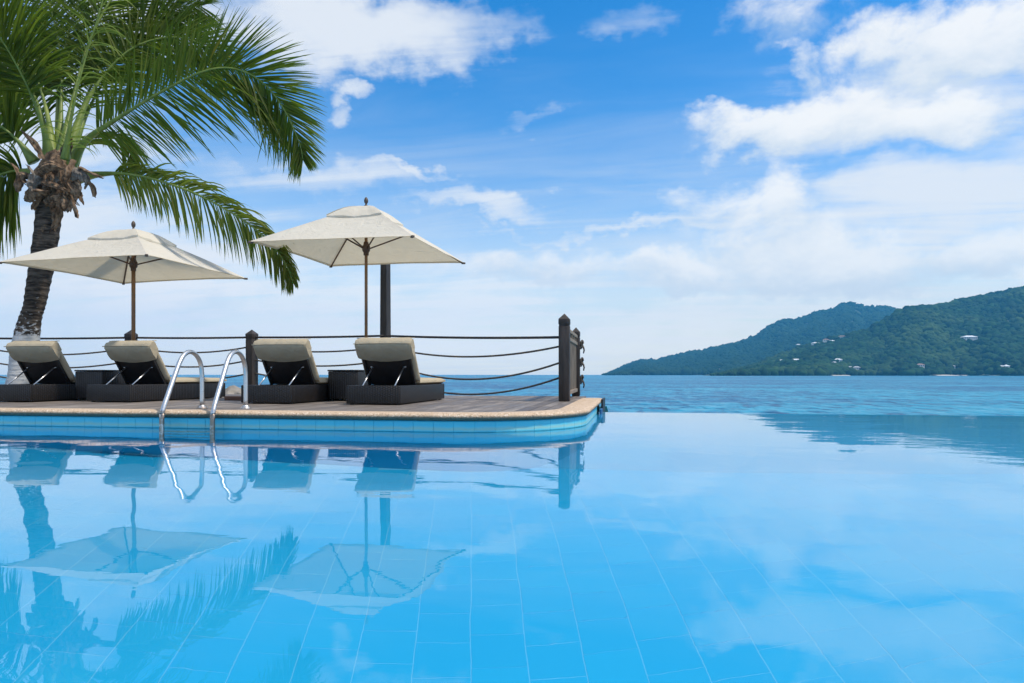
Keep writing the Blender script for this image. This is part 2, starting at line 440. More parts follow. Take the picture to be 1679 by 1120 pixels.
M = dict(tile=m_tile(), grout=m_grout(), wtile=m_wall_tile(), pwall=m_pool_wall(), water=m_water(), sea=m_sea(), board=m_board(),
         coping=m_coping(), wicker=m_wicker(), metal=m_metal(), trunk=m_trunk(),
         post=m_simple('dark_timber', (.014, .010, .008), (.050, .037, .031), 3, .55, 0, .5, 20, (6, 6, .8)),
         slat=m_simple('sunlit_timber', (.16, .12, .085), (.30, .24, .18), 4, .65, 0, .4, 20, (6, 6, .8)),  # lighter copy of the post timber, sunlight put into the colour
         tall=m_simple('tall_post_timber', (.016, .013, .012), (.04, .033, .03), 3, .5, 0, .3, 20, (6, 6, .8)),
         rope=m_simple('old_rope', (.05, .042, .036), (.13, .115, .10), 40, .9, 0, .8, 90),
         cable=m_simple('dark_cable', (.018, .016, .018), (.04, .036, .036), 20, .7),
         pole=m_simple('varnished_wood', (.16, .075, .03), (.26, .14, .065), 5, .4, 0, .1, 20, (8, 8, .7)),
         rib=m_simple('umbrella_rib', (.06, .028, .014), (.11, .055, .028), 5, .5, 0, .1, 20, (4, 4, 1)),
         finial=m_simple('finial_wood', (.05, .035, .028), (.10, .07, .05), 9, .5),
         canvas=m_cloth('canvas', (.70, .67, .585), (.83, .80, .72), .36),
         khaki=m_cloth('khaki_cushion', (.37, .32, .23), (.44, .385, .285), .0),
         steel=m_simple('strut_metal', (.55, .55, .55), (.65, .65, .66), 30, .3, .9),
         black=m_simple('black_panel', (.008, .007, .008), (.02, .017, .017), 9, .5),
         dark=m_simple('dark_concrete', (.03, .03, .032), (.06, .058, .056), 5, .8, 0, .4, 20),
         stone=m_simple('paving_stone', (.40, .33, .26), (.50, .42, .34), 2, .8, 0, .3, 30),
         rock=m_simple('granite', (.15, .14, .13), (.34, .32, .29), 3, .9, 0, .8, 9),
         sand=m_simple('sand', (.42, .38, .32), (.55, .50, .43), 2, .95, 0, .3, 12),
         redwood=m_simple('red_timber', (.10, .045, .028), (.16, .08, .05), 6, .7, 0, .3, 20, (1, 6, 6)),
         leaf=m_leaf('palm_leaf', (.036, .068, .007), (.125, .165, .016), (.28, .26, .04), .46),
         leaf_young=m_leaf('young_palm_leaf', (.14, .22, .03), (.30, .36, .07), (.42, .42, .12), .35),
         leaf_gold=m_leaf('sunlit_palm_leaf', (.085, .115, .014), (.20, .215, .03), (.34, .29, .06), .40),  # yellower leaf copy with the sunlight put into its colour
         rachis=m_simple('green_leaf_stalk', (.11, .17, .022), (.21, .27, .05), 6, .5),
         husk=m_simple('dry_husk', (.035, .020, .012), (.30, .20, .125), 7, .95, 0, 1.0, 14, (2.5, 2.5, 1)),
         husk_grey=m_simple('grey_husk', (.045, .04, .036), (.27, .23, .19), 7, .95, 0, 1.0, 14, (2.5, 2.5, 1)),
         hill=m_simple('hill_soil', (.02, .045, .02), (.04, .07, .03), .02, .95),
         forest=m_forest('forest_near', (.002, .013, .005), (.022, .068, .017), (.055, .10, .024)),  # crown tones spread wide, sunlit crowns and shadow put into the colour
         forest_far=m_forest('forest_far', (.004, .022, .010), (.014, .045, .018), (.022, .052, .022)),
         white=m_simple('house_white', (.66, .66, .64), (.78, .77, .74), .3, .8),
         roof_white=m_simple('roof_white', (.62, .66, .70), (.76, .78, .80), .3, .6),
         roof_grey=m_simple('roof_grey', (.30, .33, .36), (.40, .42, .44), .3, .7),
         roof_brown=m_simple('roof_brown', (.22, .14, .11), (.30, .20, .16), .3, .8),
         weir=m_simple('overflow_tile', (.009, .49, .89), (.012, .515, .91), 3, .5),
         bracket=m_simple('bracket_paint', (.02, .09, .25), (.03, .13, .30), 9, .5),
         window=m_simple('dark_window', (.02, .025, .03), (.04, .045, .05), 1, .15))

# ------------------------------------------------------------------ pool, water, sea
PX0, PX1, PY0, PY1, DEPTH = -14.0, 11.0, -1.2, 9.11, -2.2
FY, RX, RAD = 5.78, -0.42, 1.2                       # deck front line, right line, corner radius
ACX, ACY = RX - RAD, FY + RAD
def outline(off, x_left=-14.0, y_end=10.12, arc=14):
    """deck outline, moved inwards by off: front line, rounded corner, right side"""
    r = RAD - off; P = [(x_left, FY + off)]
    for k in range(arc + 1):
        t = -math.pi / 2 + math.pi / 2 * k / arc
        P.append((ACX + r * math.cos(t), ACY + r * math.sin(t)))
    P.append((RX - off, y_end)); return P
fl = MB().box(PX0, PX1, PY0, PY1 + .2, DEPTH - .3, DEPTH - .0012).build('pool_floor', M['grout']); tag(fl, 'pale grouted floor of the swimming pool', kind='structure')
TW, TL, TA = .276, .226, R(13.3)
tm = MB().bbox(-TW / 2 + .0022, TW / 2 - .0022, -TL / 2 + .0008, TL / 2 - .0009, -.012, 0, .001, seg=1).mesh('floor_tile')
tm.materials.append(M['tile'])
ct, st = math.cos(TA), math.sin(TA); cells = []
for i in range(-60, 60):
    for j in range(-12, 60):
        u = (i + .47) * TW; w = (j + (.5 if i % 2 else 0) + (.13 * (i % 3))) * TL
        x = ct * u - st * w; y = st * u + ct * w
        if not (PX0 + .1 < x < PX1 - .1 and PY0 + .1 < y < PY1 - .1): continue
        if (x < ACX and y > FY) or (x < RX and y > FY + .5): continue
        r_, d_ = CY * x + SY * y, -SY * x + CY * y
        inview = d_ > 2.9 and abs(r_ / d_) < .77
        cells.append((0 if inview else 1, d_, x, y))
cells.sort()
for k, (iv, d_, x, y) in enumerate(cells[:300]):
    o = link_mesh('floor_tile', tm, None, fl); o.location = (x, y, DEPTH + .004 * (random.random() - .5) * .5); o.rotation_euler = (0, 0, TA)
V = []; Q = []
base8 = np.array([(-TW / 2 + .0022, -TL / 2 + .0008), (TW / 2 - .0022, -TL / 2 + .0008), (TW / 2 - .0022, TL / 2 - .0009), (-TW / 2 + .0022, TL / 2 - .0009)])
for k, (iv, d_, x, y) in enumerate(cells[300:]):
    for z in (DEPTH - .01, DEPTH):
        for bx, by in base8: V.append((x + ct * bx - st * by, y + st * bx + ct * by, z))
    b = k * 8
    for f in ((4, 5, 6, 7), (0, 1, 5, 4), (1, 2, 6, 5), (2, 3, 7, 6), (3, 0, 4, 7)): Q.append([b + i for i in f])
me = raw_mesh('floor_tiles', np.array(V), np.array(Q)); me.shade_flat(); o = link_mesh('floor_tiles', me, M['tile'], fl); tag(o, kind='stuff')

# pool walls
wl = MB()
ol = outline(.046, x_left=PX0, y_end=PY1)
for (x0, y0), (x1, y1) in zip(ol[:-1], ol[1:]):
    wl.add([(x0, y0, DEPTH), (x1, y1, DEPTH), (x1, y1, .10), (x0, y0, .10)], [(0, 1, 2, 3)])
wl.box(PX0 - .3, PX0, PY0, FY + .035, DEPTH, .10)
wl.box(PX1, PX1 + .3, PY0, PY1 + .2, DEPTH, .10)
wl.box(PX0 - .3, PX1 + .3, PY0 - .3, PY0, DEPTH, .10)
pw = wl.build('pool_wall', M['pwall']); tag(pw, 'blue painted inner wall of the swimming pool', kind='structure')
# the row of tiles at the water line, one after another along the deck edge
def along(poly, step):
    segs = [(Vector(p), Vector(q)) for p, q in zip(poly[:-1], poly[1:])]
    res = []; carry = 0.0
    tot = sum((q - p).length for p, q in segs)
    def pt(s_):
        for p, q in segs:
            L = (q - p).length
            if s_ <= L: return p.lerp(q, s_ / L)
            s_ -= L
        return segs[-1][1]
    k = 0
    while (k + 1) * step <= tot:
        res.append((pt(k * step), pt((k + 1) * step))); k += 1
    return res
wt_m = {}
for row, (z0, z1) in enumerate(((.004, .094), (-.092, .001))):
    for p, q in along(outline(.035, x_left=-9.5, y_end=PY1, arc=18), .185):
        L = (q - p).length; key = (row, round(L, 3))
        if key not in wt_m:
            me = MB().bbox(.0008, L - .0008, -.0015, .004, z0, z1, .002, seg=1).mesh('wall_tile'); me.materials.append(M['wtile']); wt_m[key] = me
        o = link_mesh('wall_tile', wt_m[key], None, pw); o.location = (p.x, p.y, 0)
        o.rotation_euler = (0, 0, math.atan2(q.y - p.y, q.x - p.x))
# overflow wall at the far edge
iw = empty('infinity_edge_wall', (0, PY1, 0))
tag(iw, 'low overflow wall at the infinity edge between pool and sea', 'wall')
yz = [(-3.0, DEPTH), (-.04, -.07), (0, -.012), (.22, -.012), (.22, -3.2), (-3.0, -3.2)]; xa_, xb_ = RX - 2.4, PX1  # long inner slope added to catch sunlight and match the floor's brightness
MB().add([(xa_, y, z) for y, z in yz] + [(xb_, y, z) for y, z in yz], [tuple(range(6)), tuple(range(6, 12))[::-1]] + [(i, 6 + i, 6 + (i + 1) % 6, (i + 1) % 6) for i in range(6)]).build('wall_body', M['weir'], iw)
MB().box(RX - .02, PX1, .22, .26, -3.2, -.03).build('wall_face', M['dark'], iw)
MB().bbox(RX + .002, RX + .03, -.26, .05, -.05, .06, .004).build('edge_bracket', M['bracket'], iw)
# water sheet (follows the deck outline)
poly = [(PX0, PY0)] + [(PX1, PY0), (PX1, PY1 + .20), (RX - .033, PY1 + .20)] + [p for p in reversed(outline(.034, x_left=PX0, y_end=PY1))]
poly = [(PX1, PY0), (PX1, PY1 + .20)] + list(reversed(outline(.034, x_left=PX0, y_end=PY1 + .20))) + [(PX0, PY0)]
bm = bmesh.new(); vs_ = [bm.verts.new((x, y, 0)) for x, y in poly]; bm.faces.new(vs_); bmesh.ops.triangulate(bm, faces=bm.faces[:])
me = bpy.data.meshes.new('pool_water'); bm.normal_update()
if bm.faces[:][0].normal.z < 0: bmesh.ops.reverse_faces(bm, faces=bm.faces[:])
bm.to_mesh(me); bm.free(); me.shade_smooth()
pwater = link_mesh('pool_water', me, M['water']); tag(pwater, 'still blue swimming pool water mirroring the sky', kind='structure')
pwater.cycles.is_caustics_caster = True
for o in [fl, pw] + list(fl.children) + list(pw.children) + list(iw.children): o.cycles.is_caustics_receiver = True
# sea: a sheet with a hole where the pool and terrace stand
SZ = -2.0; E6 = 4200
sv = [(-E6, -E6, SZ), (E6, -E6, SZ), (E6, E6, SZ), (-E6, E6, SZ), (-40, -14, SZ), (25, -14, SZ), (25, 9.3, SZ), (-40, 9.3, SZ)]
sea = MB().add(sv, [(0, 1, 5, 4), (1, 2, 6, 5), (2, 3, 7, 6), (3, 0, 4, 7)]).build('sea', M['sea']); tag(sea, 'blue rippled sea reaching to the horizon', kind='structure')
g = MB().box(-40, 25, -14, PY0 - .3, -3, .12).box(-40, PX0 - .3, PY0 - .3, 9.3, -3, .12).box(PX1 + .3, 25, PY0 - .3, 9.3, -3, .12).build('ground', M['stone'])
tag(g, 'stone terrace round the pool', kind='structure')

# ------------------------------------------------------------------ far hills
def interp(pts, x): return float(np.interp(x, [p[0] for p in pts], [p[1] for p in pts]))
NEAR_SKY = [(1150, 615.5), (1185, 611), (1240, 601), (1300, 579), (1350, 561), (1400, 551), (1424, 545), (1440, 535), (1457, 526), (1472, 517), (1487, 510), (1512, 506), (1544, 504), (1576, 495), (1609, 489), (1641, 482.5), (1679, 475), (1800, 452), (2000, 440), (2300, 480), (2600, 560), (2800, 614)]
FAR_SKY = [(985, 615), (993, 613), (1021, 602), (1036, 596), (1051, 592), (1074, 594.6), (1100, 586.5), (1130, 580), (1158, 576), (1205, 565), (1225, 559), (1241, 553), (1261, 537), (1286, 526), (1301, 527), (1320, 521), (1335, 514.5), (1369, 507), (1380, 500), (1391, 498), (1403, 500), (1416, 504), (1459, 506), (1478, 511), (1520, 520), (1600, 540), (1750, 580), (1900, 614)]
class Hill:
    def __init__(s, sky, d0, d1, seed): s.sky, s.d0, s.d1, s.seed = sky, d0, d1, seed
    def point(s, px, q):
        ys = interp(s.sky, px)
        d0 = s.d0 + 60 * math.sin(px * .013 + s.seed) + 30 * math.sin(px * .041)
        d1 = s.d1 + 120 * math.sin(px * .011 + s.seed)
        d = d0 + (d1 - d0) * q
        zc = (614 - ys) / F * d1 + CAMZ + 2
        if q <= 1:
            spur = noise.noise(Vector((px * .012, q * 2.2 + s.seed, s.seed))) * .55 + noise.noise(Vector((px * .035, q * 5, s.seed + 9))) * .25
            k = q ** 1.12 * (1 + spur * q * (1 - q) * 1.9)
        else:
            k = max(0, 1 - ((q - 1) / .8) ** 1.5)
        z = -2.2 + zc * k
        p = at(px, 614, d); p.z = z; return p
    def find(s, px, py):
        for i in range(1, 400):
            p = s.point(px, i / 400); d_ = -SY * p.x + CY * p.y
            if 614 - (p.z - CAMZ) / d_ * F <= py: return p
        return s.point(px, 1)
def build_hill(h, x0, x1, nx, nq, label):
    mb = MB().grid(lambda u, v: h.point(x0 + (x1 - x0) * u, v * 1.8), nx, nq)
    o = mb.build('hillside', M['hill'], smooth=True, sharp=None); tag(o, label, kind='structure'); return o
near = Hill(NEAR_SKY, 1330, 2000, 1.7); far = Hill(FAR_SKY, 2100, 3600, 4.2)
build_hill(near, 1150, 2800, 200, 40, 'near wooded hillside dropping to the bay')
build_hill(far, 985, 1900, 160, 34, 'blue far ridge behind the near hillside')
def forest(h, x0, x1, count, rmin, rmax, qmax, mat, label, subd):
    bm = bmesh.new(); bmesh.ops.create_icosphere(bm, subdivisions=subd, radius=1)
    bv = np.array([v.co[:] for v in bm.verts]); bf = np.array([[v.index for v in f.verts] for f in bm.faces]); bm.free()
    nv = len(bv); Vs = np.empty((count, nv, 3)); T = np.empty((count, nv))
    for k in range(count):
        px = random.uniform(x0, x1); q = random.random() ** .9 * qmax
        p = h.point(px, q); r = random.uniform(rmin, rmax) * (1.25 if random.random() < .08 else 1)
        for _ in range(4):
            hit = False
            for hp, hw_ in clearings:
                ex = (p.x - hp.x) * CY + (p.y - hp.y) * SY; ey = -(p.x - hp.x) * SY + (p.y - hp.y) * CY
                if abs(ex) < hw_ * .5 + 5 and -34 < ey < 14: hit = True; break
            if not hit: break
            px = random.uniform(x0, x1); p = h.point(px, q)
        r *= min(1, .25 + max(0, px - x0) / 110)
        if p.z < -1.5: p.z = -1.5
        jit = 1 + rng.normal(0, .17, (nv, 1))
        Vs[k] = bv * jit * np.array([r * random.uniform(.8, 1.3), r * random.uniform(.8, 1.3), r * random.uniform(.75, 1.15)]) + np.array([p.x, p.y, p.z + r * .45])
        T[k] = np.clip(random.random() * .75 + rng.normal(0, .08, nv) + .12, 0, 1)
    Fq = (bf[None] + (np.arange(count) * nv)[:, None, None]).reshape(-1, 3)
    me = raw_mesh('forest', Vs.reshape(-1, 3), Fq, T.ravel())
    o = link_mesh('forest', me, mat); tag(o, label, kind='stuff'); return o
# houses among the trees: (px, py, width in px, roof, hill, label)
houses = [
 (1303, 594.5, 17, 'roof_white', near, 'long white roofed house lowest in the hillside cluster'),
 (1281, 595, 10, 'roof_white', near, 'small white house beside the long white roofed one, slightly higher'),
 (1275, 599, 14, 'roof_white', near, 'pale flat house at the front of the hillside cluster'),
 (1325, 591.5, 8, 'roof_white', near, 'tiny white house right of the long white roofed house'),
 (1336, 564, 12, 'roof_white', near, 'white house at the left end of the high row'),
 (1349, 566, 9, 'roof_grey', near, 'low grey roofed house in the middle of the high row'),
 (1353, 560, 9, 'roof_brown', near, 'brown roofed house topmost in the high row'),
 (1362, 563, 10, 'roof_white', near, 'bright white two part house at the right end of the high row'),
 (1379, 555, 10, 'roof_brown', near, 'brown house alone above the high row'),
 (1295, 575, 9, 'roof_grey', near, 'grey house half hidden in trees below the ridge shoulder'),
 (1308, 568, 7, 'roof_white', far, 'tiny pale house high on the far slope'),
 (1272, 586, 9, 'roof_grey', near, 'small grey house above the cluster of white roofs'),
 (1230, 590, 5, 'roof_white', far, 'tiny white house isolated on the far slope'),
 (1586, 558, 21, 'roof_white', near, 'wide white villa alone high on the near hill'),
 (1372, 594, 11, 'roof_white', near, 'white roofed house midway down above the small beach'),
 (1366, 599, 8, 'roof_grey', near, 'grey gabled house just below the midway white one'),
 (1391, 607, 9, 'roof_grey', near, 'grey shed near the water by the small beach'),
 (1402, 607, 10, 'roof_grey', near, 'pale grey house near the water beside the shed'),
 (1506, 603, 11, 'roof_brown', near, 'brown roofed house low among shore trees'),
 (1557, 605, 9, 'roof_grey', near, 'steep grey gable house behind the long beach'),
 (1638, 606, 12, 'roof_grey', near, 'grey roofed house near the eastern shore trees'),
 (1646, 605.5, 7, 'roof_white', near, 'small white house touching the grey roofed one on the eastern shore'),
 (1177, 609, 9, 'roof_white', far, 'low white house on the far shore'),
 (1121, 610.5, 4, 'roof_white', far, 'white hut near the tip of the headland'),
 (1155, 611, 4, 'roof_white', far, 'white hut midway along the far shore'),
 (1229, 610, 6, 'roof_white', far, 'white boathouse at the foot of the far slope'),
]
clearings = []
for px, py, wpx, rf, h, lab in houses:
    p = h.find(px, py); d_ = -SY * p.x + CY * p.y
    w = wpx * d_ / F; dp = max(7, w * .5); hh = min(max(5, w * .22), 7.5); rh = hh * .5
    clearings.append((p.copy(), w))
    p = p + Vector((SY, -CY, 0)) * 6; p.z += 2.6
    e = empty('house', p, R(10) + random.uniform(-.25, .25)); tag(e, lab, 'house', 'houses on the hillside across the bay')
    MB().box(-w / 2, w / 2, -dp / 2, dp / 2, -7, hh * .62).build('wall', M['white'], e)
    ov = 1.1; a_, b_ = w / 2 + ov, dp / 2 + ov; z0 = hh * .63; z1 = z0 + rh; rl = max(0, a_ - b_)
    MB().add([(-a_, -b_, z0), (a_, -b_, z0), (a_, b_, z0), (-a_, b_, z0), (-rl, 0, z1), (rl, 0, z1)],
             [(0, 1, 5, 4), (1, 2, 5), (2, 3, 4, 5), (3, 0, 4), (3, 2, 1, 0)]).build('roof', M[rf], e)
    if wpx >= 9:
        k = max(2, int(w / 4)); me = MB().box(-.9, .9, -dp / 2 - .06, -dp / 2 + .1, .2, hh * .45).mesh('window'); me.materials.append(M['window'])
        for i in range(k):
            o = link_mesh('window', me, None, e); o.location = ((i + .5) / k * w - w / 2, 0, 0)
forest(near, 1165, 1990, 11000, 5.0, 9.5, 1.05, M['forest'], 'dense tropical forest covering the near hillside', 2)
forest(far, 987, 1620, 12000, 6.5, 12.5, 1.04, M['forest_far'], 'forest on the blue far ridge', 1)
for px0, px1, py in ((1360, 1389, 615.4), (1530, 1566, 615.6), (1570, 1588, 615.6), (1614, 1625, 616.2)):
    mb = MB()
    pts = []
    for i in range(7):
        px = px0 + (px1 - px0) * i / 6; d = 2.5 * F / (py - 614) if False else None
        p = near.point(px, 0); p2 = Vector((p.x, p.y, 0)); fw = Vector((-SY, CY, 0))
        hgt = .8 * math.sin(math.pi * (i + .5) / 7)
        pts += [p2 - fw * (16 + 8 * hgt) + Vector((0, 0, -2.15)), p2 - fw * 10 + Vector((0, 0, -1.2 + hgt * .5)), p2 + fw * 4 + Vector((0, 0, -.7 + hgt))]
    fs = [(i * 3 + k, (i + 1) * 3 + k, (i + 1) * 3 + k + 1, i * 3 + k + 1) for i in range(6) for k in (0, 1)]
    o = mb.add(pts, fs).build('beach', M['sand'], smooth=True, sharp=None); tag(o, 'strip of white sand at the foot of the hillside', kind='structure')

# ------------------------------------------------------------------ deck
dk = MB().prism([p for p in outline(.06, x_left=-14, y_end=10.10)] + [(RX - .39, 10.10), (RX - .39, 11.0), (-14, 11.0)], -3.0, .098).build('deck', M['dark'])
tag(dk, 'dark base of the timber pool deck', kind='structure')
x = RX - .31; bw = .118
def inner_y(xx): return FY + .302 if xx < ACX else ACY - math.sqrt(max(0, (RAD - .302) ** 2 - (xx - ACX) ** 2))
k = 0; bmesh_cache = None
while x > -13.5:
    xa, xb = x - bw, x
    if xb > ACX:
        ys = [inner_y(xa + (xb - xa) * i / 4) for i in range(5)]
        pl = [(xa + (xb - xa) * i / 4 - xa, ys[i]) for i in range(5)] + [(bw, 11.02), (0, 11.02)]
        o = MB().prism(pl, .108, DECK).build('deck_board', M['board'], dk)
        o.location = (xa, 0, random.uniform(-.0012, .0012))
    else:
        if bmesh_cache is None:
            bmesh_cache = MB().bbox(0, bw, inner_y(xa), 11.02, .108, DECK, .003, seg=1).mesh('deck_board'); bmesh_cache.materials.append(M['board'])
        o = link_mesh('deck_board', bmesh_cache, None, dk); o.location = (xa, random.uniform(0, .0), random.uniform(-.0012, .0012))
    x -= bw + .010; k += 1
# coping: one swept nose of pebble concrete
prof = [(.30, .10), (.30, DECK + .004), (.20, DECK + .006), (.06, DECK + .005), (.025, DECK - .001), (.006, .146), (0, .134), (.004, .118), (.022, .105), (.06, .102)]
paths = [outline(o_, x_left=-14, arc=24) for o_, z in prof]
cp = MB(); npth = len(paths[0]); vv = []
for i in range(npth):
    for (o_, z), pa in zip(prof, paths): vv.append((pa[i][0], pa[i][1], z))
np_ = len(prof); ff = [(i * np_ + k, (i + 1) * np_ + k, (i + 1) * np_ + (k + 1) % np_, i * np_ + (k + 1) % np_) for i in range(npth - 1) for k in range(np_)]
ff += [tuple((npth - 1) * np_ + k for k in range(np_))]
cpo = cp.add(vv, ff).build('pool_coping', M['coping'], smooth=True, sharp=50); tag(cpo, 'tan pebble coping with a rounded nose round the deck edge', kind='structure')
# dark flashing plate on the far right side of the deck
o = MB().bbox(RX + .001, RX + .026, 9.36, 10.14, -.2, DECK + .012, .004).build('edge_plate', M['black']); tag(o, 'black metal plate on the deck end above the infinity edge', 'plate')
# shore behind the deck
def shore_pt(u, v):
    x = -40 + 39.6 * u; y = 10.9 + 14 * v
    z = .02 - 2.6 * (v ** 1.3) + .18 * noise.noise(Vector((x * .7, y * .7, 0)))
    if x > -3: z -= (x + 3) * .5 * v + .1
    return (x, y, z)
sh = MB().grid(shore_pt, 60, 24).build('shore', M['sand'], smooth=True, sharp=None); tag(sh, 'sandy shore behind the deck', kind='structure')
def rock(loc, r, sq, seed, label):
    bm = bmesh.new(); bmesh.ops.create_icosphere(bm, subdivisions=3, radius=1)
    for v in bm.verts:
        f_ = 1 + .42 * noise.noise(v.co * 1.3 + Vector((seed, 0, 0))) + .16 * noise.noise(v.co * 3.7 + Vector((seed, 4, 0)))
        v.co = Vector((v.co.x * f_ * r, v.co.y * f_ * r * .8, v.co.z * f_ * r * sq))
    me = bpy.data.meshes.new('rock'); bm.to_mesh(me); bm.free(); me.shade_smooth()
    o = link_mesh('rock', me, M['rock']); o.location = loc; tag(o, label, 'rock', 'granite rocks behind the deck')
rock(at(384, 648, 13.2), .30, .55, 1, 'grey granite rock between the second lounger and the dark fence post')
rock(at(396, 650, 12.4), .20, .5, 2, 'flat pale rock in front of the larger granite rock by the fence post')
rock(at(366, 652, 13.8), .34, .5, 3, 'rounded rock mostly hidden behind the foot of the second lounger')
rock(at(428, 648, 13.0), .24, .5, 4, 'low rock seen just past the dark fence post')
tb = MB().bbox(-.2, .25, -.05, .05, 0, .055, .006).build('timber_offcut', M['redwood']); p = at_z(394, 656.5, DECK); tb.location = (p.x, p.y, DECK + .001); tb.rotation_euler = (0, 0, R(6))
tag(tb, 'short reddish brown timber lying on the deck beside the fence post', 'timber')

# ------------------------------------------------------------------ fence, railing and tall post
def post_mesh(w, hgt, cap=True):
    b = MB(); h2 = w / 2
    b.bbox(-h2, h2, -h2, h2, 0, hgt - .16, .012)
    b.box(-h2 * .93, h2 * .93, -h2 * .93, h2 * .93, hgt - .16, hgt - .145)
    b.bbox(-h2 * 1.02, h2 * 1.02, -h2 * 1.02, h2 * 1.02, hgt - .145, hgt - .075, .006)
    c_ = MB(); h3 = h2 * 1.02
    c_.add([(-h3, -h3, hgt - .076), (h3, -h3, hgt - .076), (h3, h3, hgt - .076), (-h3, h3, hgt - .076), (0, 0, hgt)], [(0, 1, 4), (1, 2, 4), (2, 3, 4), (3, 0, 4), (3, 2, 1, 0)])
    return b, c_
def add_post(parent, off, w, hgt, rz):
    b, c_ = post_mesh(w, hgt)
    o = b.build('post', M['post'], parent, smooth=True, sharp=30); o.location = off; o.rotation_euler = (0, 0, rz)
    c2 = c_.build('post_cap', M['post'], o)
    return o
PA = at_z(925.5, 658.0, DECK)
def ground_at(px, d): p = at(px, 614, d); p.z = DECK; return p
PB = ground_at(944.5, 11.0); PT = ground_at(632, 11.0)
PC = ground_at(413, 11.4); PD = ground_at(215, 11.5); PE = ground_at(-34, 11.7); PF_ = ground_at(-330, 11.9)
fence = empty('rope_fence', PC); tag(fence, 'rope fence with dark square posts and sagging ropes behind the loungers', 'fence')
for p, rz in ((PC, R(-12)), (PD, R(-6)), (PE, 0), (PF_, 0)): add_post(fence, p - PC, .145, 1.10, rz)
railing = empty('slatted_railing', PA); tag(railing, 'short slatted timber railing running away between two dark posts at the deck end', 'railing')
add_post(railing, (0, 0, 0), .142, 1.145, 0)
add_post(railing, PB - PA, .125, 1.11, 0)
v = (PB - PA); L = v.length; ang = math.atan2(v.y, v.x)
RM = Matrix.Rotation(ang, 4, 'Z')
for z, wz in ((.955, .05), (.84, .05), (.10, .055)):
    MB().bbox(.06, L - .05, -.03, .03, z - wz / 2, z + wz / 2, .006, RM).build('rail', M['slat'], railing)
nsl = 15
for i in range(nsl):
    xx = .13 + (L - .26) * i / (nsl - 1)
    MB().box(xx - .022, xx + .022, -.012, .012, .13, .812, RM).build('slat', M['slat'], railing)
for i in range(5):
    xx = .25 + (L - .5) * i / 4
    MB().box(xx - .03, xx + .03, -.02, .02, .866, .929, RM).build('block', M['slat'], railing)
for z in (.83, .55, .27):
    p = PB - PA + Vector((.085, 0.0, z)); kb = MB()
    for t in range(3):
        kb.tube([p + Vector((.012 * t + .02 * math.cos(q_) - .012, .022 * math.sin(q_ * 1.3), .05 * math.sin(q_) + .02 * t - .02)) for q_ in np.linspace(0, 5.6, 12)], .011, 6)
    kb.tube([p + Vector((.03, 0, -.03)), p + Vector((.045, .01, -.09)), p + Vector((.035, 0, -.14))], [.016, .014, .01], 6)
    kb.build('rope_knot', M['rope'], railing, smooth=True, sharp=None)
def sag(p, q, s_, n_=22): return [p.lerp(q, i / n_) + Vector((0, 0, -s_ * 4 * (i / n_) * (1 - i / n_))) for i in range(n_ + 1)]
def up(p, z): return Vector((p.x, p.y, DECK + z))
PTs = PT + Vector((0, -.06, 0)); PAs = PA + Vector((-.07, 0, 0))
spans = [(PF_, PE, (.97, .97)), (PE, PD, (.97, .97)), (PD, PC, (.97, .97)), (PC, PTs, (.97, .97)), (PTs, PAs, (.97, .835))]
hts = {0: ((.82, .60, .38), (.82, .60, .38)), 1: ((.82, .60, .38), (.81, .58, .36)), 2: ((.81, .58, .36), (.82, .60, .38)), 3: ((.82, .60, .38), (.80, .575, .36)), 4: ((.80, .56, .34), (.715, .50, .305))}
sags = [(.15, .15, .16), (.13, .13, .14), (.10, .115, .12), (.09, .10, .11), (.15, .25, .26)]
for i, (p, q, (za, zb)) in enumerate(spans):
    MB().tube(sag(up(p, za), up(q, zb), .010 if i < 4 else .018), .017, 8).build('top_cable', M['cable'], fence, smooth=True, sharp=None, off=PC)
    for k in range(3):
        MB().tube(sag(up(p, hts[i][0][k]), up(q, hts[i][1][k]), sags[i][k]), .0135, 7).build('rope', M['rope'], fence, smooth=True, sharp=None, off=PC)
tp = empty('tall_post', PT); tag(tp, 'tall dark tapering timber post rising behind the umbrella with the tilted edge', 'post')
hh = 2.33
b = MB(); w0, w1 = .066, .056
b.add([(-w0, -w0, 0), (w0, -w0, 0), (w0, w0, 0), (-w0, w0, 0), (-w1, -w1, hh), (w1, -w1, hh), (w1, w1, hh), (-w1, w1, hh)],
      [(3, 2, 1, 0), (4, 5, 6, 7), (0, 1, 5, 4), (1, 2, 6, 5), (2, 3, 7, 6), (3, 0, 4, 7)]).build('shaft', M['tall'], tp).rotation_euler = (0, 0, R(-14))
MB().bbox(-.085, .085, -.085, .085, 0, .06, .006).build('foot_collar', M['tall'], tp).rotation_euler = (0, 0, R(-14))

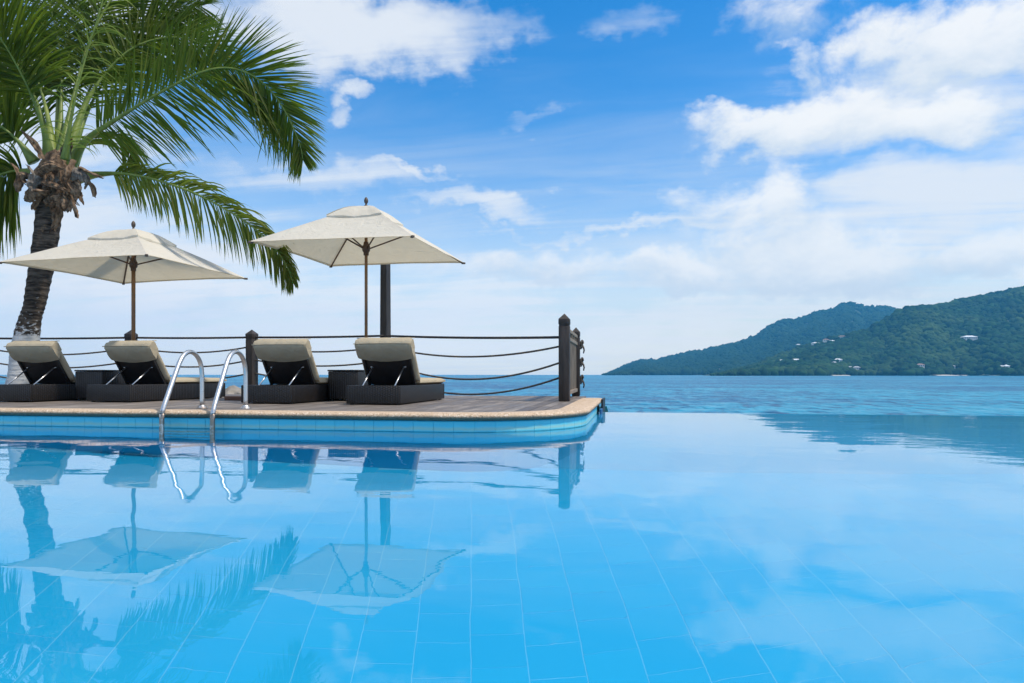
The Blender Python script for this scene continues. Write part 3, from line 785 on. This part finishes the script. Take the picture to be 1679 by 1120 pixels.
# ------------------------------------------------------------------ loungers
LW, LL, LH = .655, 1.85, .222
def make_lounger():
    e = empty('sun_lounger', (0, 0, 0)); w = LW / 2; t = .035
    f = MB().bbox(-w, w, 0, t, .012, LH, .010).bbox(-w, w, LL - t, LL, .012, LH, .010)
    f.bbox(-w, -w + t, t - .004, LL - t + .004, .013, LH - .001, .008).bbox(w - t, w, t - .004, LL - t + .004, .013, LH - .001, .008)
    f.box(-w + t - .003, w - t + .003, t - .003, LL - t + .003, .10, .12)
    f.build('frame', M['wicker'], e, smooth=True, sharp=40)
    MB().box(-w + .03, w - .03, .68, LL - .02, LH - .03, LH - .004).build('seat_panel', M['wicker'], e)
    for sx in (-1, 1):
        for yy in (.06, LL - .06):
            MB().lathe([(0, .013), (.022, .013), (.022, 0), (0, 0)], 10, (sx * (w - .05), yy, 0)).build('foot', M['black'], e)
    ld, nd = Vector((0, -.55, .835)), Vector((0, .835, .55)); hg = Vector((0, .66, LH + .012))
    BM = Matrix(((1, 0, 0, hg.x), (0, ld.y, nd.y, hg.y), (0, ld.z, nd.z, hg.z), (0, 0, 0, 1)))
    bk = MB().bbox(-w + .02, w - .02, 0, .56, -.022, 0, .008, BM)
    bk.bbox(-w + .02, -w + .055, 0, .56, -.042, -.018, .006, BM).bbox(w - .055, w - .02, 0, .56, -.042, -.018, .006, BM)
    bk.build('backrest', M['black'], e, smooth=True, sharp=40)
    def pillow(y0, y1, z0, z1, hw, MM, name, pr=None, bulge=.012):
        nu, nv = 14, 18
        vs_ = []; 
        def P(u, v_, top):
            sx = -1 + 2 * u; sy = -1 + 2 * v_
            ed = min(1, (1 - max(abs(sx), abs(sy))) / .10); rnd = math.sqrt(max(0, 1 - (1 - ed) ** 2))
            zc = (z0 + z1) / 2; hz = (z1 - z0) / 2 * (.35 + .65 * rnd)
            bu = bulge * (1 - sx * sx) * (1 - sy * sy) + .004 * noise.noise(Vector((sx * 2.3, sy * 5, z0 * 9)))
            cx_ = sx * hw * (1 - .012 * (1 - rnd)); cy_ = (y0 + y1) / 2 + sy * (y1 - y0) / 2
            q = Vector((cx_, cy_, zc + hz + bu if top else zc - hz))
            return MM @ q if MM else q
        b_ = MB().grid(lambda u, v_: P(u, v_, True), nu, nv).grid(lambda u, v_: P(u, v_, False), nu, nv, True)
        # close the rim
        n1 = (nu + 1) * (nv + 1)
        rim = [i for i in range(nu + 1)] + [(j + 1) * (nu + 1) - 1 for j in range(1, nv + 1)] + [nv * (nu + 1) + i for i in range(nu - 1, -1, -1)] + [j * (nu + 1) for j in range(nv - 1, 0, -1)]
        for a_, c_ in zip(rim, rim[1:] + rim[:1]): b_.f.append((c_, a_, n1 + a_, n1 + c_))
        return b_.build(name, M['khaki'], pr or e, smooth=True, sharp=60)
    pillow(.70, LL + .015, LH, LH + .075, w + .012, None, 'mattress')
    bc = pillow(.02, .60, .003, .085, w + .022, BM, 'back_cushion')
    # hood of the cushion slipped over the top of the backrest
    hw = w + .048; HT = .60
    def hood(u, v_):
        sx = -1 + 2 * u; Lh = .19 + .055 * (1 - sx * sx)
        kx = (1 - abs(sx) ** 6 * .06)
        prof_ = [(HT - Lh, -.050), (HT - Lh * .6, -.072), (HT - .012, -.070), (HT + .018, -.040), (HT + .032, .02), (HT + .022, .066), (HT, .094), (HT - .04, .096), (HT - .10, .092)]
        k_ = v_ * (len(prof_) - 1); i_ = min(int(k_), len(prof_) - 2); fr = k_ - i_
        l_ = prof_[i_][0] * (1 - fr) + prof_[i_ + 1][0] * fr; z_ = prof_[i_][1] * (1 - fr) + prof_[i_ + 1][1] * fr
        rr = 1 - max(0, abs(sx) - .86) / .14 * .30
        z_ = .015 + (z_ - .015) * rr + .010 * noise.noise(Vector((sx * 2.2, v_ * 9, 3))) + .006 * noise.noise(Vector((sx * 9, v_ * 3, 8)))
        l_ += -.012 * max(0, abs(sx) - .8) / .2 + .004 * noise.noise(Vector((sx * 4, v_ * 4, 1)))
        return BM @ Vector((sx * hw * kx, l_, z_))
    hb = MB().grid(hood, 22, 16)
    for s_ in (0, 1):   # side gussets
        ring = [j * 23 + (22 if s_ else 0) for j in range(17)]
        hb.f.append(tuple(ring) if s_ else tuple(ring[::-1]))
    hb.build('cushion_hood', M['khaki'], e, smooth=True, sharp=60)
    pp = [BM @ Vector((s_ * hw * .97, HT + .004, .088)) for s_ in (-1, -.6, -.2, .2, .6, 1)]
    MB().tube(pp, .005, 6).build('piping', M['khaki'], bc, smooth=True, sharp=None)
    pp = [BM @ Vector((s_ * hw * .96, HT + .012 - .006 * abs(s_) ** 3, -.050)) for s_ in np.linspace(-1, 1, 12)]
    MB().tube(pp, .006, 6).build('piping', M['khaki'], bc, smooth=True, sharp=None)
    for sx in (-1, 1):
        q = BM @ Vector((sx * (w - .13), .26, -.026))
        MB().tube([Vector((sx * (w - .13), .16, LH - .02)), q], .0085, 8).tube([q, BM @ Vector((sx * (w - .10), .265, -.026))], .008, 6).build('support_strut', M['steel'], e, smooth=True, sharp=None)
    return e
lounger_spots = [(-7.74, 7.36, 0, 'khaki cushioned wicker lounger farthest from the slatted railing, in front of the palm trunk'),
                 (-6.46, 7.53, -3.5, 'wicker lounger with khaki cushion directly behind the pool ladder'),
                 (-4.27, 7.45, -.5, 'wicker lounger with khaki cushion in front of the pyramid capped fence post'),
                 (-2.92, 7.41, 0, 'wicker lounger nearest the slatted railing, with raised khaki back under the far umbrella')]
proto = make_lounger()
for i, (x, y, rz, lab) in enumerate(lounger_spots):
    o = proto if i == 0 else copy_tree(proto)
    o.location = (x, y, DECK + .001); o.rotation_euler = (0, 0, R(rz)); tag(o, lab, 'sun lounger', 'sun loungers in a row on the deck')
def make_table():
    e = empty('side_table', (0, 0, 0)); w = .205; hgt = .41
    MB().bbox(-w, w, -w, w, .03, hgt - .022, .012).build('body', M['wicker'], e, smooth=True, sharp=40)
    MB().bbox(-w - .006, w + .006, -w - .006, w + .006, hgt - .021, hgt, .006).build('table_top', M['black'], e, smooth=True, sharp=40)
    for sx in (-1, 1):
        for sy in (-1, 1): MB().lathe([(.0, .03), (.018, .03), (.018, 0), (0, 0)], 10, (sx * (w - .04), sy * (w - .04), 0)).build('foot', M['black'], e)
    return e
t1 = make_table(); t1.location = (-7.055, 8.09, DECK + .001)
tag(t1, 'black wicker cube table between the two loungers at the palm end', 'side table', 'wicker side tables')
t2 = copy_tree(t1); t2.location = (-3.71, 8.56, DECK + .001); t2.rotation_euler = (0, 0, R(1))
tag(t2, 'black wicker cube table beside the lounger nearest the slatted railing', 'side table', 'wicker side tables')

# ------------------------------------------------------------------ umbrellas
def make_umbrella(x, y, size, edge_z, apex_z, hub_z, rz, tilt, pole_r, label, lean=(0, 0)):
    e = empty('patio_umbrella', (x, y, DECK)); tag(e, label, 'umbrella', 'square canvas umbrellas over the loungers')
    h = size / 2; ez = edge_z - DECK; az_ = apex_z - DECK; hz = hub_z - DECK
    Rz = Matrix.Rotation(rz, 4, 'Z')
    cs = [Rz @ Vector((sx * h, sy * h, ez + sx * h * tilt[0] + sy * h * tilt[1])) for sx, sy in ((-1, -1), (1, -1), (1, 1), (-1, 1))]
    apex = Vector((0, 0, az_))
    TR = .24
    def panel(a_, b_, u, t, lift=0.0, wav=0.0):
        edge = a_.lerp(b_, u); mid = 4 * u * (1 - u)
        ctr = Vector((0, 0, edge.z))
        edge = edge.lerp(ctr, .030 * mid) + Vector((0, 0, .012 * mid))
        p = edge.lerp(apex, t)
        p.z -= .055 * mid * math.sin(math.pi * min(1, t / (1 - TR * .5))) * (1 - t) ** .4 
        p.z += .012 * math.sin(math.pi * t)
        q = Vector((p.x, p.y, 0)) * .9
        p.z += .006 * noise.noise(Vector((p.x * 2.4 + x, p.y * 2.4, 1)))
        p.z += lift + wav * noise.noise(Vector((p.x * 7 + x, p.y * 7, 5)))
        return p
    cb = MB(); th = .004
    for k in range(4):
        a_, b_ = cs[k], cs[(k + 1) % 4]
        cb.grid(lambda u, v_: panel(a_, b_, u, v_ * (1 - TR)), 14, 14)
    for k in range(4):       # hem folded under along each edge
        a_, b_ = cs[k], cs[(k + 1) % 4]
        cb.grid(lambda u, v_: panel(a_, b_, u, .035 * v_) + Vector((0, 0, -.006 - .004 * math.sin(v_ * 3))), 14, 2, True)
    can = cb.build('canopy', M['canvas'], e, smooth=True, sharp=25)
    vb = MB(); VR = .36
    for k in range(4):
        a_, b_ = cs[k], cs[(k + 1) % 4]
        def vp(u, v_):
            t = 1 - VR * (1 - v_ * .985)
            p = panel(a_, b_, u, t, 0, 0); fl_ = (1 - v_)
            p.z += .030 + .035 * math.sin(math.pi * v_) + .020 * fl_ * noise.noise(Vector((u * 5 + k * 3, x, 2)))
            p.z -= .05 * v_ ** 3
            return p
        vb.grid(vp, 14, 7)
        vb.grid(lambda u, v_: vp(u, 0) + Vector((0, 0, -.028 * v_)) , 14, 1)
    vb.build('vent_cap', M['canvas'], e, smooth=True, sharp=30)
    # wooden frame
    top = az_ - .02
    MB().tube([Vector((lean[0] * 0, 0, 0)), Vector((0, 0, top))], pole_r, 14).build('pole', M['pole'], e, smooth=True, sharp=None)
    MB().lathe([(0, 0), (.26, 0), (.27, .02), (.26, .06), (.08, .075), (.045, .10), (.045, .28), (0, .28)], 24).build('base', M['dark'], e, smooth=True, sharp=40)
    MB().lathe([(.0, az_ - .035), (.034, az_ - .03), (.03, az_), (.014, az_ + .012), (.014, az_ + .03), (.026, az_ + .045), (.030, az_ + .075), (.020, az_ + .105), (.006, az_ + .122), (0, az_ + .124)], 14).build('finial', M['finial'], e, smooth=True, sharp=None)
    hb = MB().lathe([(pole_r, hz - .10), (.036, hz - .10), (.038, hz - .055), (.045, hz - .05), (.055, hz - .03), (.055, hz + .03), (.040, hz + .045), (.032, hz + .09), (pole_r, hz + .09)], 14)
    hb.build('runner', M['rib'], e, smooth=True, sharp=40)
    MB().lathe([(pole_r, az_ - .12), (.05, az_ - .12), (.055, az_ - .07), (pole_r, az_ - .06)], 14).build('crown_hub', M['rib'], e, smooth=True, sharp=40)
    for c_ in cs:
        def rp(t): return c_.lerp(apex, t) + Vector((0, 0, .012 * math.sin(math.pi * t) - .018))
        pts = [rp(.012 + .95 * i / 10) for i in range(11)]
        r_ = MB().tube(pts, .0125, 6).build('rib', M['rib'], e)
        s0 = Vector((c_.x, c_.y, 0)).normalized() * .05 + Vector((0, 0, hz))
        MB().tube([s0, rp(.56) + Vector((0, 0, -.012))], .0115, 6).build('strut', M['rib'], e)
        out = (c_ - Vector((0, 0, c_.z))).normalized()
        Mt = Matrix.Translation(c_ + Vector((0, 0, -.004))) @ Matrix.Rotation(math.atan2(out.y, out.x), 4, 'Z')
        MB().bbox(-.045, .012, -.018, .018, -.016, .012, .005, Mt).build('rib_pocket', M['finial'], e)
    return e
make_umbrella(-7.08, 8.74, 2.21, 2.00, 2.60, 2.10, R(-.7), (.012, .004), .027, 'cream canvas umbrella with varnished pole beside the palm trunk')
make_umbrella(-3.70, 9.13, 2.23, 2.22, 2.89, 2.29, R(-2.2), (-.009, .012), .022, 'cream canvas umbrella standing before the tall dark post')

# ------------------------------------------------------------------ pool ladder
lad = empty('pool_ladder', (-4.1, 6.0, DECK)); tag(lad, 'stainless steel pool ladder with two arched handrails over the coping', 'ladder')
lp = [(5.70, -1.15), (5.70, -.5), (5.70, .09), (5.708, .14), (5.73, .20), (5.84, .385), (5.95, .565), (6.00, .640), (6.06, .698), (6.13, .730), (6.20, .735), (6.27, .716), (6.33, .675), (6.375, .61), (6.395, .53), (6.40, .44), (6.40, DECK + .005)]
for (xa, xb, dyb) in ((-4.32, -4.385, 0.0), (-3.80, -3.92, .045)):
    pts = []
    for yy, zz in lp:
        s_ = (yy - 5.70) / .70; pts.append((xa + (xb - xa) * s_, yy + dyb * s_, zz))
    pts = spline(pts, 64)
    hr = MB().tube(pts, .0225, 14).build('handrail', M['metal'], lad, smooth=True, sharp=None, off=lad.location)
    e_ = pts[-1]
    MB().lathe([(0, .012), (.03, .012), (.034, .02), (.03, .03), (.0235, .034), (.05, .008), (.058, 0)], 20, (e_.x + 4.1, e_.y - 6.0, .002)).build('flange', M['metal'], hr, smooth=True, sharp=40)
for z in (-.22, -.50, -.78):
    MB().bbox(-4.31, -3.81, 5.65, 5.75, z - .015, z + .015, .008).build('tread', M['metal'], lad, smooth=True, sharp=40, off=lad.location)

# ------------------------------------------------------------------ palm tree
PD0 = 10.5
pbase = at(30, 649, PD0); pbase.z = DECK
palm = empty('palm_tree', pbase); tag(palm, 'leaning coconut palm with whitewashed trunk foot and broad fronds', 'palm tree')
tc = [(26, 655, .215), (33, 632, .20), (38, 600, .185), (43, 556, .172), (50, 520, .150), (57, 497, .145), (64, 461, .158), (73, 408, .166), (80, 350, .170), (84, 318, .175), (92, 290, .18)]
path = spline([at(px, py, PD0) for px, py, r in tc], 90); rr = np.interp(np.linspace(0, 1, 91), np.linspace(0, 1, len(tc)), [t[2] for t in tc])
tb_ = MB(); vs_ = []; nseg = 26
for i, p in enumerate(path):
    ring = 1 + (.045 if i % 3 == 0 else (-.02 if i % 3 == 1 else .0)) * (1 if p.z > 1.1 else .35)
    for k in range(nseg):
        an = 2 * math.pi * k / nseg; d_ = Vector((math.cos(an), math.sin(an), 0))
        r_ = rr[i] * ring * (1 + .07 * noise.noise(d_ * 1.6 + Vector((0, 0, p.z * 3)))) * 1.0
        vs_.append(p + d_ * r_)
fs = [(i * nseg + k, i * nseg + (k + 1) % nseg, (i + 1) * nseg + (k + 1) % nseg, (i + 1) * nseg + k) for i in range(90) for k in range(nseg)]
tb_.add(vs_, fs).build('trunk', M['trunk'], palm, smooth=True, sharp=50, off=pbase)
VIEW = Vector((-SY, CY, 0))
def frond(ctrl, Lup, Ldn, droop, mat, nl=105, tip=.45, ang=(62, 26), tilt=.25, start=.16, wid=.036, rrad=.034, rmat='rachis', jit=.07, side=None, base_w=1.0):
    """ctrl: (px, py, depth); leaflets on both sides of the stalk, Lup / Ldn long in metres"""
    pts = spline([at(*c_) for c_ in ctrl], 60); N = len(pts) - 1
    rad = [rrad * base_w * (.62 + 2.1 * max(0, 1 - i / N / .30) ** 1.6) * (1 - .86 * i / N) + .003 for i in range(N + 1)]
    fr = MB().tube(pts, rad, 7).build('frond', M[rmat], palm, smooth=True, sharp=None, off=pbase)
    V = []; Q = []; T = []
    for sd in (1, -1):
        for k in range(nl):
            t = start + (1 - start) * (k + random.uniform(.2, .8)) / nl
            fi = t * N; i = min(int(fi), N - 1); p = pts[i].lerp(pts[i + 1], fi - i)
            tg = (pts[min(i + 2, N)] - pts[max(i - 1, 0)]).normalized()
            s_ = tg.cross(VIEW)
            if s_.length < .05: s_ = Vector((1, 0, 0))
            s_.normalize()
            if s_.z < 0: s_ = -s_              # "up" side
            s_ = s_ * sd
            L = (Lup if sd > 0 else Ldn)
            q = (t - start) / (1 - start)
            L *= (.72 + .95 * q if q < .29 else 1 - (1 - tip) * ((q - .29) / .71) ** 1.6) * random.uniform(.86, 1.08)
            A = R(ang[0] + (ang[1] - ang[0]) * q + random.gauss(0, 4))
            nrm = (s_.cross(tg)).normalized()
            d = tg * math.cos(A) + s_ * math.sin(A)
            d = (d + VIEW * (tilt * random.uniform(-.5, 1.2)) + Vector((random.gauss(0, jit), random.gauss(0, jit), random.gauss(0, jit)))).normalized()
            fold = d.cross(VIEW + Vector((random.gauss(0, .5), random.gauss(0, .5), random.gauss(0, .6)))).normalized()
            segs = 6; c_ = p.copy(); b0 = len(V); tint = min(1, max(0, random.gauss(.45, .22)))
            wl_ = wid * random.uniform(.75, 1.1) * (1 - .35 * q)
            for j in range(segs + 1):
                f_ = j / segs
                wj = wl_ * (.45, .95, 1.0, .9, .7, .42, .04)[j]
                nn = d.cross(fold).normalized()
                V += [c_ - fold * wj * .5, c_ - nn * wj * .16, c_ + fold * wj * .5]; T += [tint] * 3
                dd = droop * (.35 + f_ * 1.3) / segs
                d = (d + Vector((0, 0, -dd))).normalized()
                fold = (fold - d * fold.dot(d)).normalized()
                c_ = c_ + d * (L / segs)
            for j in range(segs):
                b_ = b0 + j * 3
                Q += [(b_, b_ + 1, b_ + 4, b_ + 3), (b_ + 1, b_ + 2, b_ + 5, b_ + 4)]
    Va = np.array([tuple(v_ - pbase) for v_ in V])
    me = raw_mesh('leaflets', Va, np.array(Q), np.array(T)); me.shade_smooth()
    o = link_mesh('leaflets', me, M[mat], fr); tag(o, kind='stuff')
    return fr
D = PD0
# the broad right hand frond seen from below
frond([(113, 278, D), (140, 232, D - .1), (200, 190, D - .3), (270, 148, D - .5), (335, 117, D - .6), (385, 113, D - .6), (430, 135, D - .6), (465, 178, D - .6), (490, 232, D - .6), (497, 262, D - .6)], 1.10, 1.40, .22, 'leaf', nl=250, tip=.20, ang=(66, 24), start=.15)
# low right frond, sunlit
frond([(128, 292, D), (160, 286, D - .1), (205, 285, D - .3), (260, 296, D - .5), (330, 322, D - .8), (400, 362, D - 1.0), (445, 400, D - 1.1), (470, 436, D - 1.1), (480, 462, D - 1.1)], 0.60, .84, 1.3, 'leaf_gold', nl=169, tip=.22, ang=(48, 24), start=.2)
# young upright frond in the centre with narrow curling leaflets
frond([(107, 262, D - .3), (113, 215, D - .4), (128, 140, D - .4), (148, 68, D - .4), (165, 14, D - .4), (180, -60, D - .4), (188, -120, D - .4)], .70, .70, 2.2, 'leaf_young', nl=60, tip=.5, ang=(48, 25), start=.05, wid=.020, jit=.28, rrad=.026)
# upright left frond
frond([(80, 256, D), (72, 215, D - .1), (52, 158, D - .3), (28, 108, D - .5), (0, 62, D - .7), (-40, 10, D - .9), (-90, -30, D - 1.1)], 1.15, 1.15, .55, 'leaf', nl=156, start=.34, ang=(62, 30))
# left frond reaching out of frame
frond([(56, 266, D), (30, 232, D - .1), (0, 206, D - .2), (-60, 168, D - .4), (-130, 150, D - .6), (-210, 165, D - .8)], 1.1, 1.15, .6, 'leaf', nl=143, start=.22)
# low left frond with hanging leaflets
frond([(48, 285, D + .1), (30, 281, D), (12, 283, D - .1), (-14, 293, D - .2), (-44, 316, D - .3), (-72, 350, D - .4), (-92, 395, D - .5)], .8, 1.3, 1.9, 'leaf', nl=169, start=.10, ang=(70, 30), tip=.6)
# dark fronds standing up behind
frond([(106, 262, D + .3), (130, 190, D + .6), (165, 110, D + .9), (215, 50, D + 1.1), (275, 15, D + 1.2), (330, 10, D + 1.2)], 1.0, 1.35, .5, 'leaf', nl=135, start=.22, ang=(62, 30))
frond([(96, 262, D + .3), (100, 180, D + .6), (100, 100, D + .9), (85, 20, D + 1.2), (60, -60, D + 1.5), (20, -130, D + 1.7)], 1.35, 1.35, .5, 'leaf', nl=135, start=.25, ang=(64, 30))
frond([(100, 262, D + .2), (118, 170, D + .5), (150, 60, D + .8), (205, -30, D + 1.0), (280, -80, D + 1.1), (360, -70, D + 1.1)], 1.2, 1.55, .45, 'leaf', nl=135, start=.25, ang=(66, 30))
frond([(88, 265, D + .2), (76, 180, D + .6), (48, 95, D + 1.0), (5, 20, D + 1.3), (-60, -20, D + 1.5), (-130, -20, D + 1.6)], 1.3, 1.4, .5, 'leaf', nl=125, start=.25)
frond([(92, 268, D + .4), (70, 205, D + .9), (35, 150, D + 1.4), (-15, 125, D + 1.8), (-70, 140, D + 2)], 1.0, 1.3, .9, 'leaf', nl=90, start=.25)
frond([(108, 262, D + .2), (146, 160, D + .5), (205, 88, D + .7), (270, 62, D + .8), (330, 72, D + .8), (372, 110, D + .8)], 1.0, 1.35, .5, 'leaf', nl=135, start=.25, ang=(64, 28))
frond([(84, 262, D + .3), (62, 170, D + .7), (20, 95, D + 1.0), (-40, 60, D + 1.2), (-110, 70, D + 1.4)], 1.2, 1.5, .7, 'leaf', nl=125, start=.25)
frond([(98, 262, D + .3), (96, 150, D + .8), (116, 40, D + 1.1), (150, -50, D + 1.4), (200, -120, D + 1.6)], 1.4, 1.4, .6, 'leaf', nl=125, start=.25)
# small yellowish frond hanging behind the broad one
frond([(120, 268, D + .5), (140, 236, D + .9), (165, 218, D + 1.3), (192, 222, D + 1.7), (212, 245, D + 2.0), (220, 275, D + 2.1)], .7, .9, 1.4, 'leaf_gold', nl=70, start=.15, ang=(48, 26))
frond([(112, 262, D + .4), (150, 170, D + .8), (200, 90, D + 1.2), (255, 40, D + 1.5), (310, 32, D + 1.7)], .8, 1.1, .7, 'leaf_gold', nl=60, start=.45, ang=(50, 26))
# fibrous heart of the crown
ctr = at(94, 300, D)
hb = MB(); vs_ = []; prof_ = [(.16, -.42), (.21, -.30), (.27, -.16), (.30, 0), (.28, .14), (.22, .28), (.13, .42), (.02, .50)]
for r_, z in prof_:
    for k in range(28):
        an = 2 * math.pi * k / 28; d_ = Vector((math.cos(an), math.sin(an), 0))
        f_ = 1 + .22 * noise.noise(d_ * 2.6 + Vector((0, 0, z * 5))) + .10 * noise.noise(d_ * 7 + Vector((3, 0, z * 14)))
        vs_.append(ctr + d_ * r_ * f_ + Vector((0, 0, z + .05 * noise.noise(d_ * 3 + Vector((7, z * 6, 0))))))
hb.add(vs_, [(i * 28 + k, i * 28 + (k + 1) % 28, (i + 1) * 28 + (k + 1) % 28, (i + 1) * 28 + k) for i in range(7) for k in range(28)]).build('crown_heart', M['husk'], palm, smooth=True, sharp=35, off=pbase)
def husk(pts, w, mat):
    """ragged curved strip of old leaf base: (px, py, depth) along its length"""
    NL, NW = 18, 9
    c_ = spline([at(*q) for q in pts], NL); b_ = MB(); vs_ = []
    rag = [random.uniform(.72, 1.12) for _ in range(NW)]; gro = [random.uniform(-.012, .012) for _ in range(NW)]
    for i in range(NL + 1):
        for j in range(NW):
            t = i / NL * (1 if i < NL * .6 else 1 + (rag[j] - 1) * (i / NL - .6) / .4)
            fi = min(t, .999) * NL; k_ = int(fi); p = c_[k_].lerp(c_[k_ + 1], fi - k_)
            tg = (c_[min(k_ + 1, NL)] - c_[max(k_ - 1, 0)]).normalized(); sdv = tg.cross(VIEW).normalized()
            ww = w * (.9 + .25 * math.sin(t * 5 + w * 40)) * (1 - .8 * t ** 2.5)
            s_ = (j - (NW - 1) / 2) / ((NW - 1) / 2)
            vs_.append(p + sdv * ww * .5 * s_ * (1 + .3 * noise.noise(Vector((t * 6, j * 1.3, w * 30)))) - VIEW * (.05 * (1 - s_ * s_) + gro[j] + .03 * noise.noise(Vector((t * 7, j * .6, w * 50)))))
    fs = [(i * NW + j, i * NW + j + 1, (i + 1) * NW + j + 1, (i + 1) * NW + j) for i in range(NL) for j in range(NW - 1)]
    nv = len(vs_); vs2 = [q + VIEW * .012 for q in vs_]
    b_.add(vs_ + vs2, fs + [tuple(nv + k for k in f[::-1]) for f in fs])
    b_.build('dry_husk', M[mat], palm, smooth=True, sharp=28, off=pbase)
E_ = D - .36
for pts, w, mt in [
    ([(118, 283, E_), (134, 288, E_ - .05), (144, 300, E_ - .08), (142, 312, E_ - .05)], .20, 'husk_grey'),
    ([(140, 296, E_ - .06), (152, 306, E_ - .08), (155, 324, E_ - .06)], .085, 'husk'),
    ([(132, 276, E_), (150, 284, E_ - .1), (172, 293, E_ - .12)], .07, 'husk'),
    ([(120, 262, E_), (110, 285, E_ - .08), (104, 302, E_ - .10)], .11, 'husk'),
    ([(62, 300, E_), (55, 285, E_ - .04), (45, 270, E_ - .04)], .06, 'husk_grey'),
    ([(45, 302, E_), (34, 290, E_), (26, 275, E_ + .05), (16, 266, E_ + .1)], .06, 'husk'),
    ([(52, 290, E_), (36, 288, E_ - .05), (29, 305, E_ - .05), (30, 316, E_)], .12, 'husk'),
    ([(60, 288, E_ - .02), (52, 306, E_ - .05), (60, 318, E_ - .03)], .20, 'husk_grey'),
    ([(44, 322, E_ + .05), (62, 316, E_ - .06), (86, 316, E_ - .1)], .17, 'husk'),
    ([(70, 300, E_ - .04), (88, 304, E_ - .1), (112, 314, E_ - .06)], .10, 'husk'),
    ([(100, 318, E_), (106, 332, E_ - .02), (107, 347, E_)], .13, 'husk'),
    ([(118, 326, E_ + .1), (124, 344, E_ + .05), (128, 358, E_ + .05)], .07, 'husk'),
    ([(112, 300, E_), (126, 318, E_ - .02), (136, 324, E_ + .05)], .12, 'husk'),
    ([(70, 262, E_ + .1), (58, 238, E_ + .1), (36, 214, E_ + .15)], .10, 'husk'),
    ([(104, 258, E_ + .1), (112, 238, E_ + .05), (118, 222, E_ + .1)], .16, 'husk'),
    ([(66, 280, E_ - .02), (84, 272, E_ - .08), (108, 278, E_ - .06)], .14, 'husk'),
    ([(74, 332, E_ + .1), (90, 326, E_ - .02), (116, 326, E_ + .02)], .13, 'husk'),
    ([(94, 340, E_ + .14), (92, 362, E_ + .16), (84, 386, E_ + .18)], .15, 'husk')]:
    husk(pts, w, mt)
for k in range(26):
    px = random.uniform(56, 132); py = random.uniform(276, 330); dx_ = (px - 94) * random.uniform(.1, .5); dd = E_ - .02 + abs(px - 94) * .007
    husk([(px, py, dd), (px + dx_ * .6 + random.uniform(-6, 6), py + random.uniform(6, 14), dd - .05), (px + dx_ * 1.3, py + random.uniform(14, 34), dd)], random.uniform(.03, .10), random.choice(('husk', 'husk', 'husk_grey')))

# ------------------------------------------------------------------ haze
hm, hn, ho = material('haze_air')
pv = hn.node('ShaderNodeVolumePrincipled'); pv.inputs['Color'].default_value = (.13, .58, 1.0, 1); pv.inputs['Density'].default_value = 1.2e-4; pv.inputs['Anisotropy'].default_value = 0.2
ho.id_data.links.new(pv.outputs[0], ho.inputs['Volume'])
hz_ = MB().box(-4250, 4250, -4250, 4250, -4.5, 400).build('haze', hm); tag(hz_, 'thin blue air over the bay', kind='stuff')
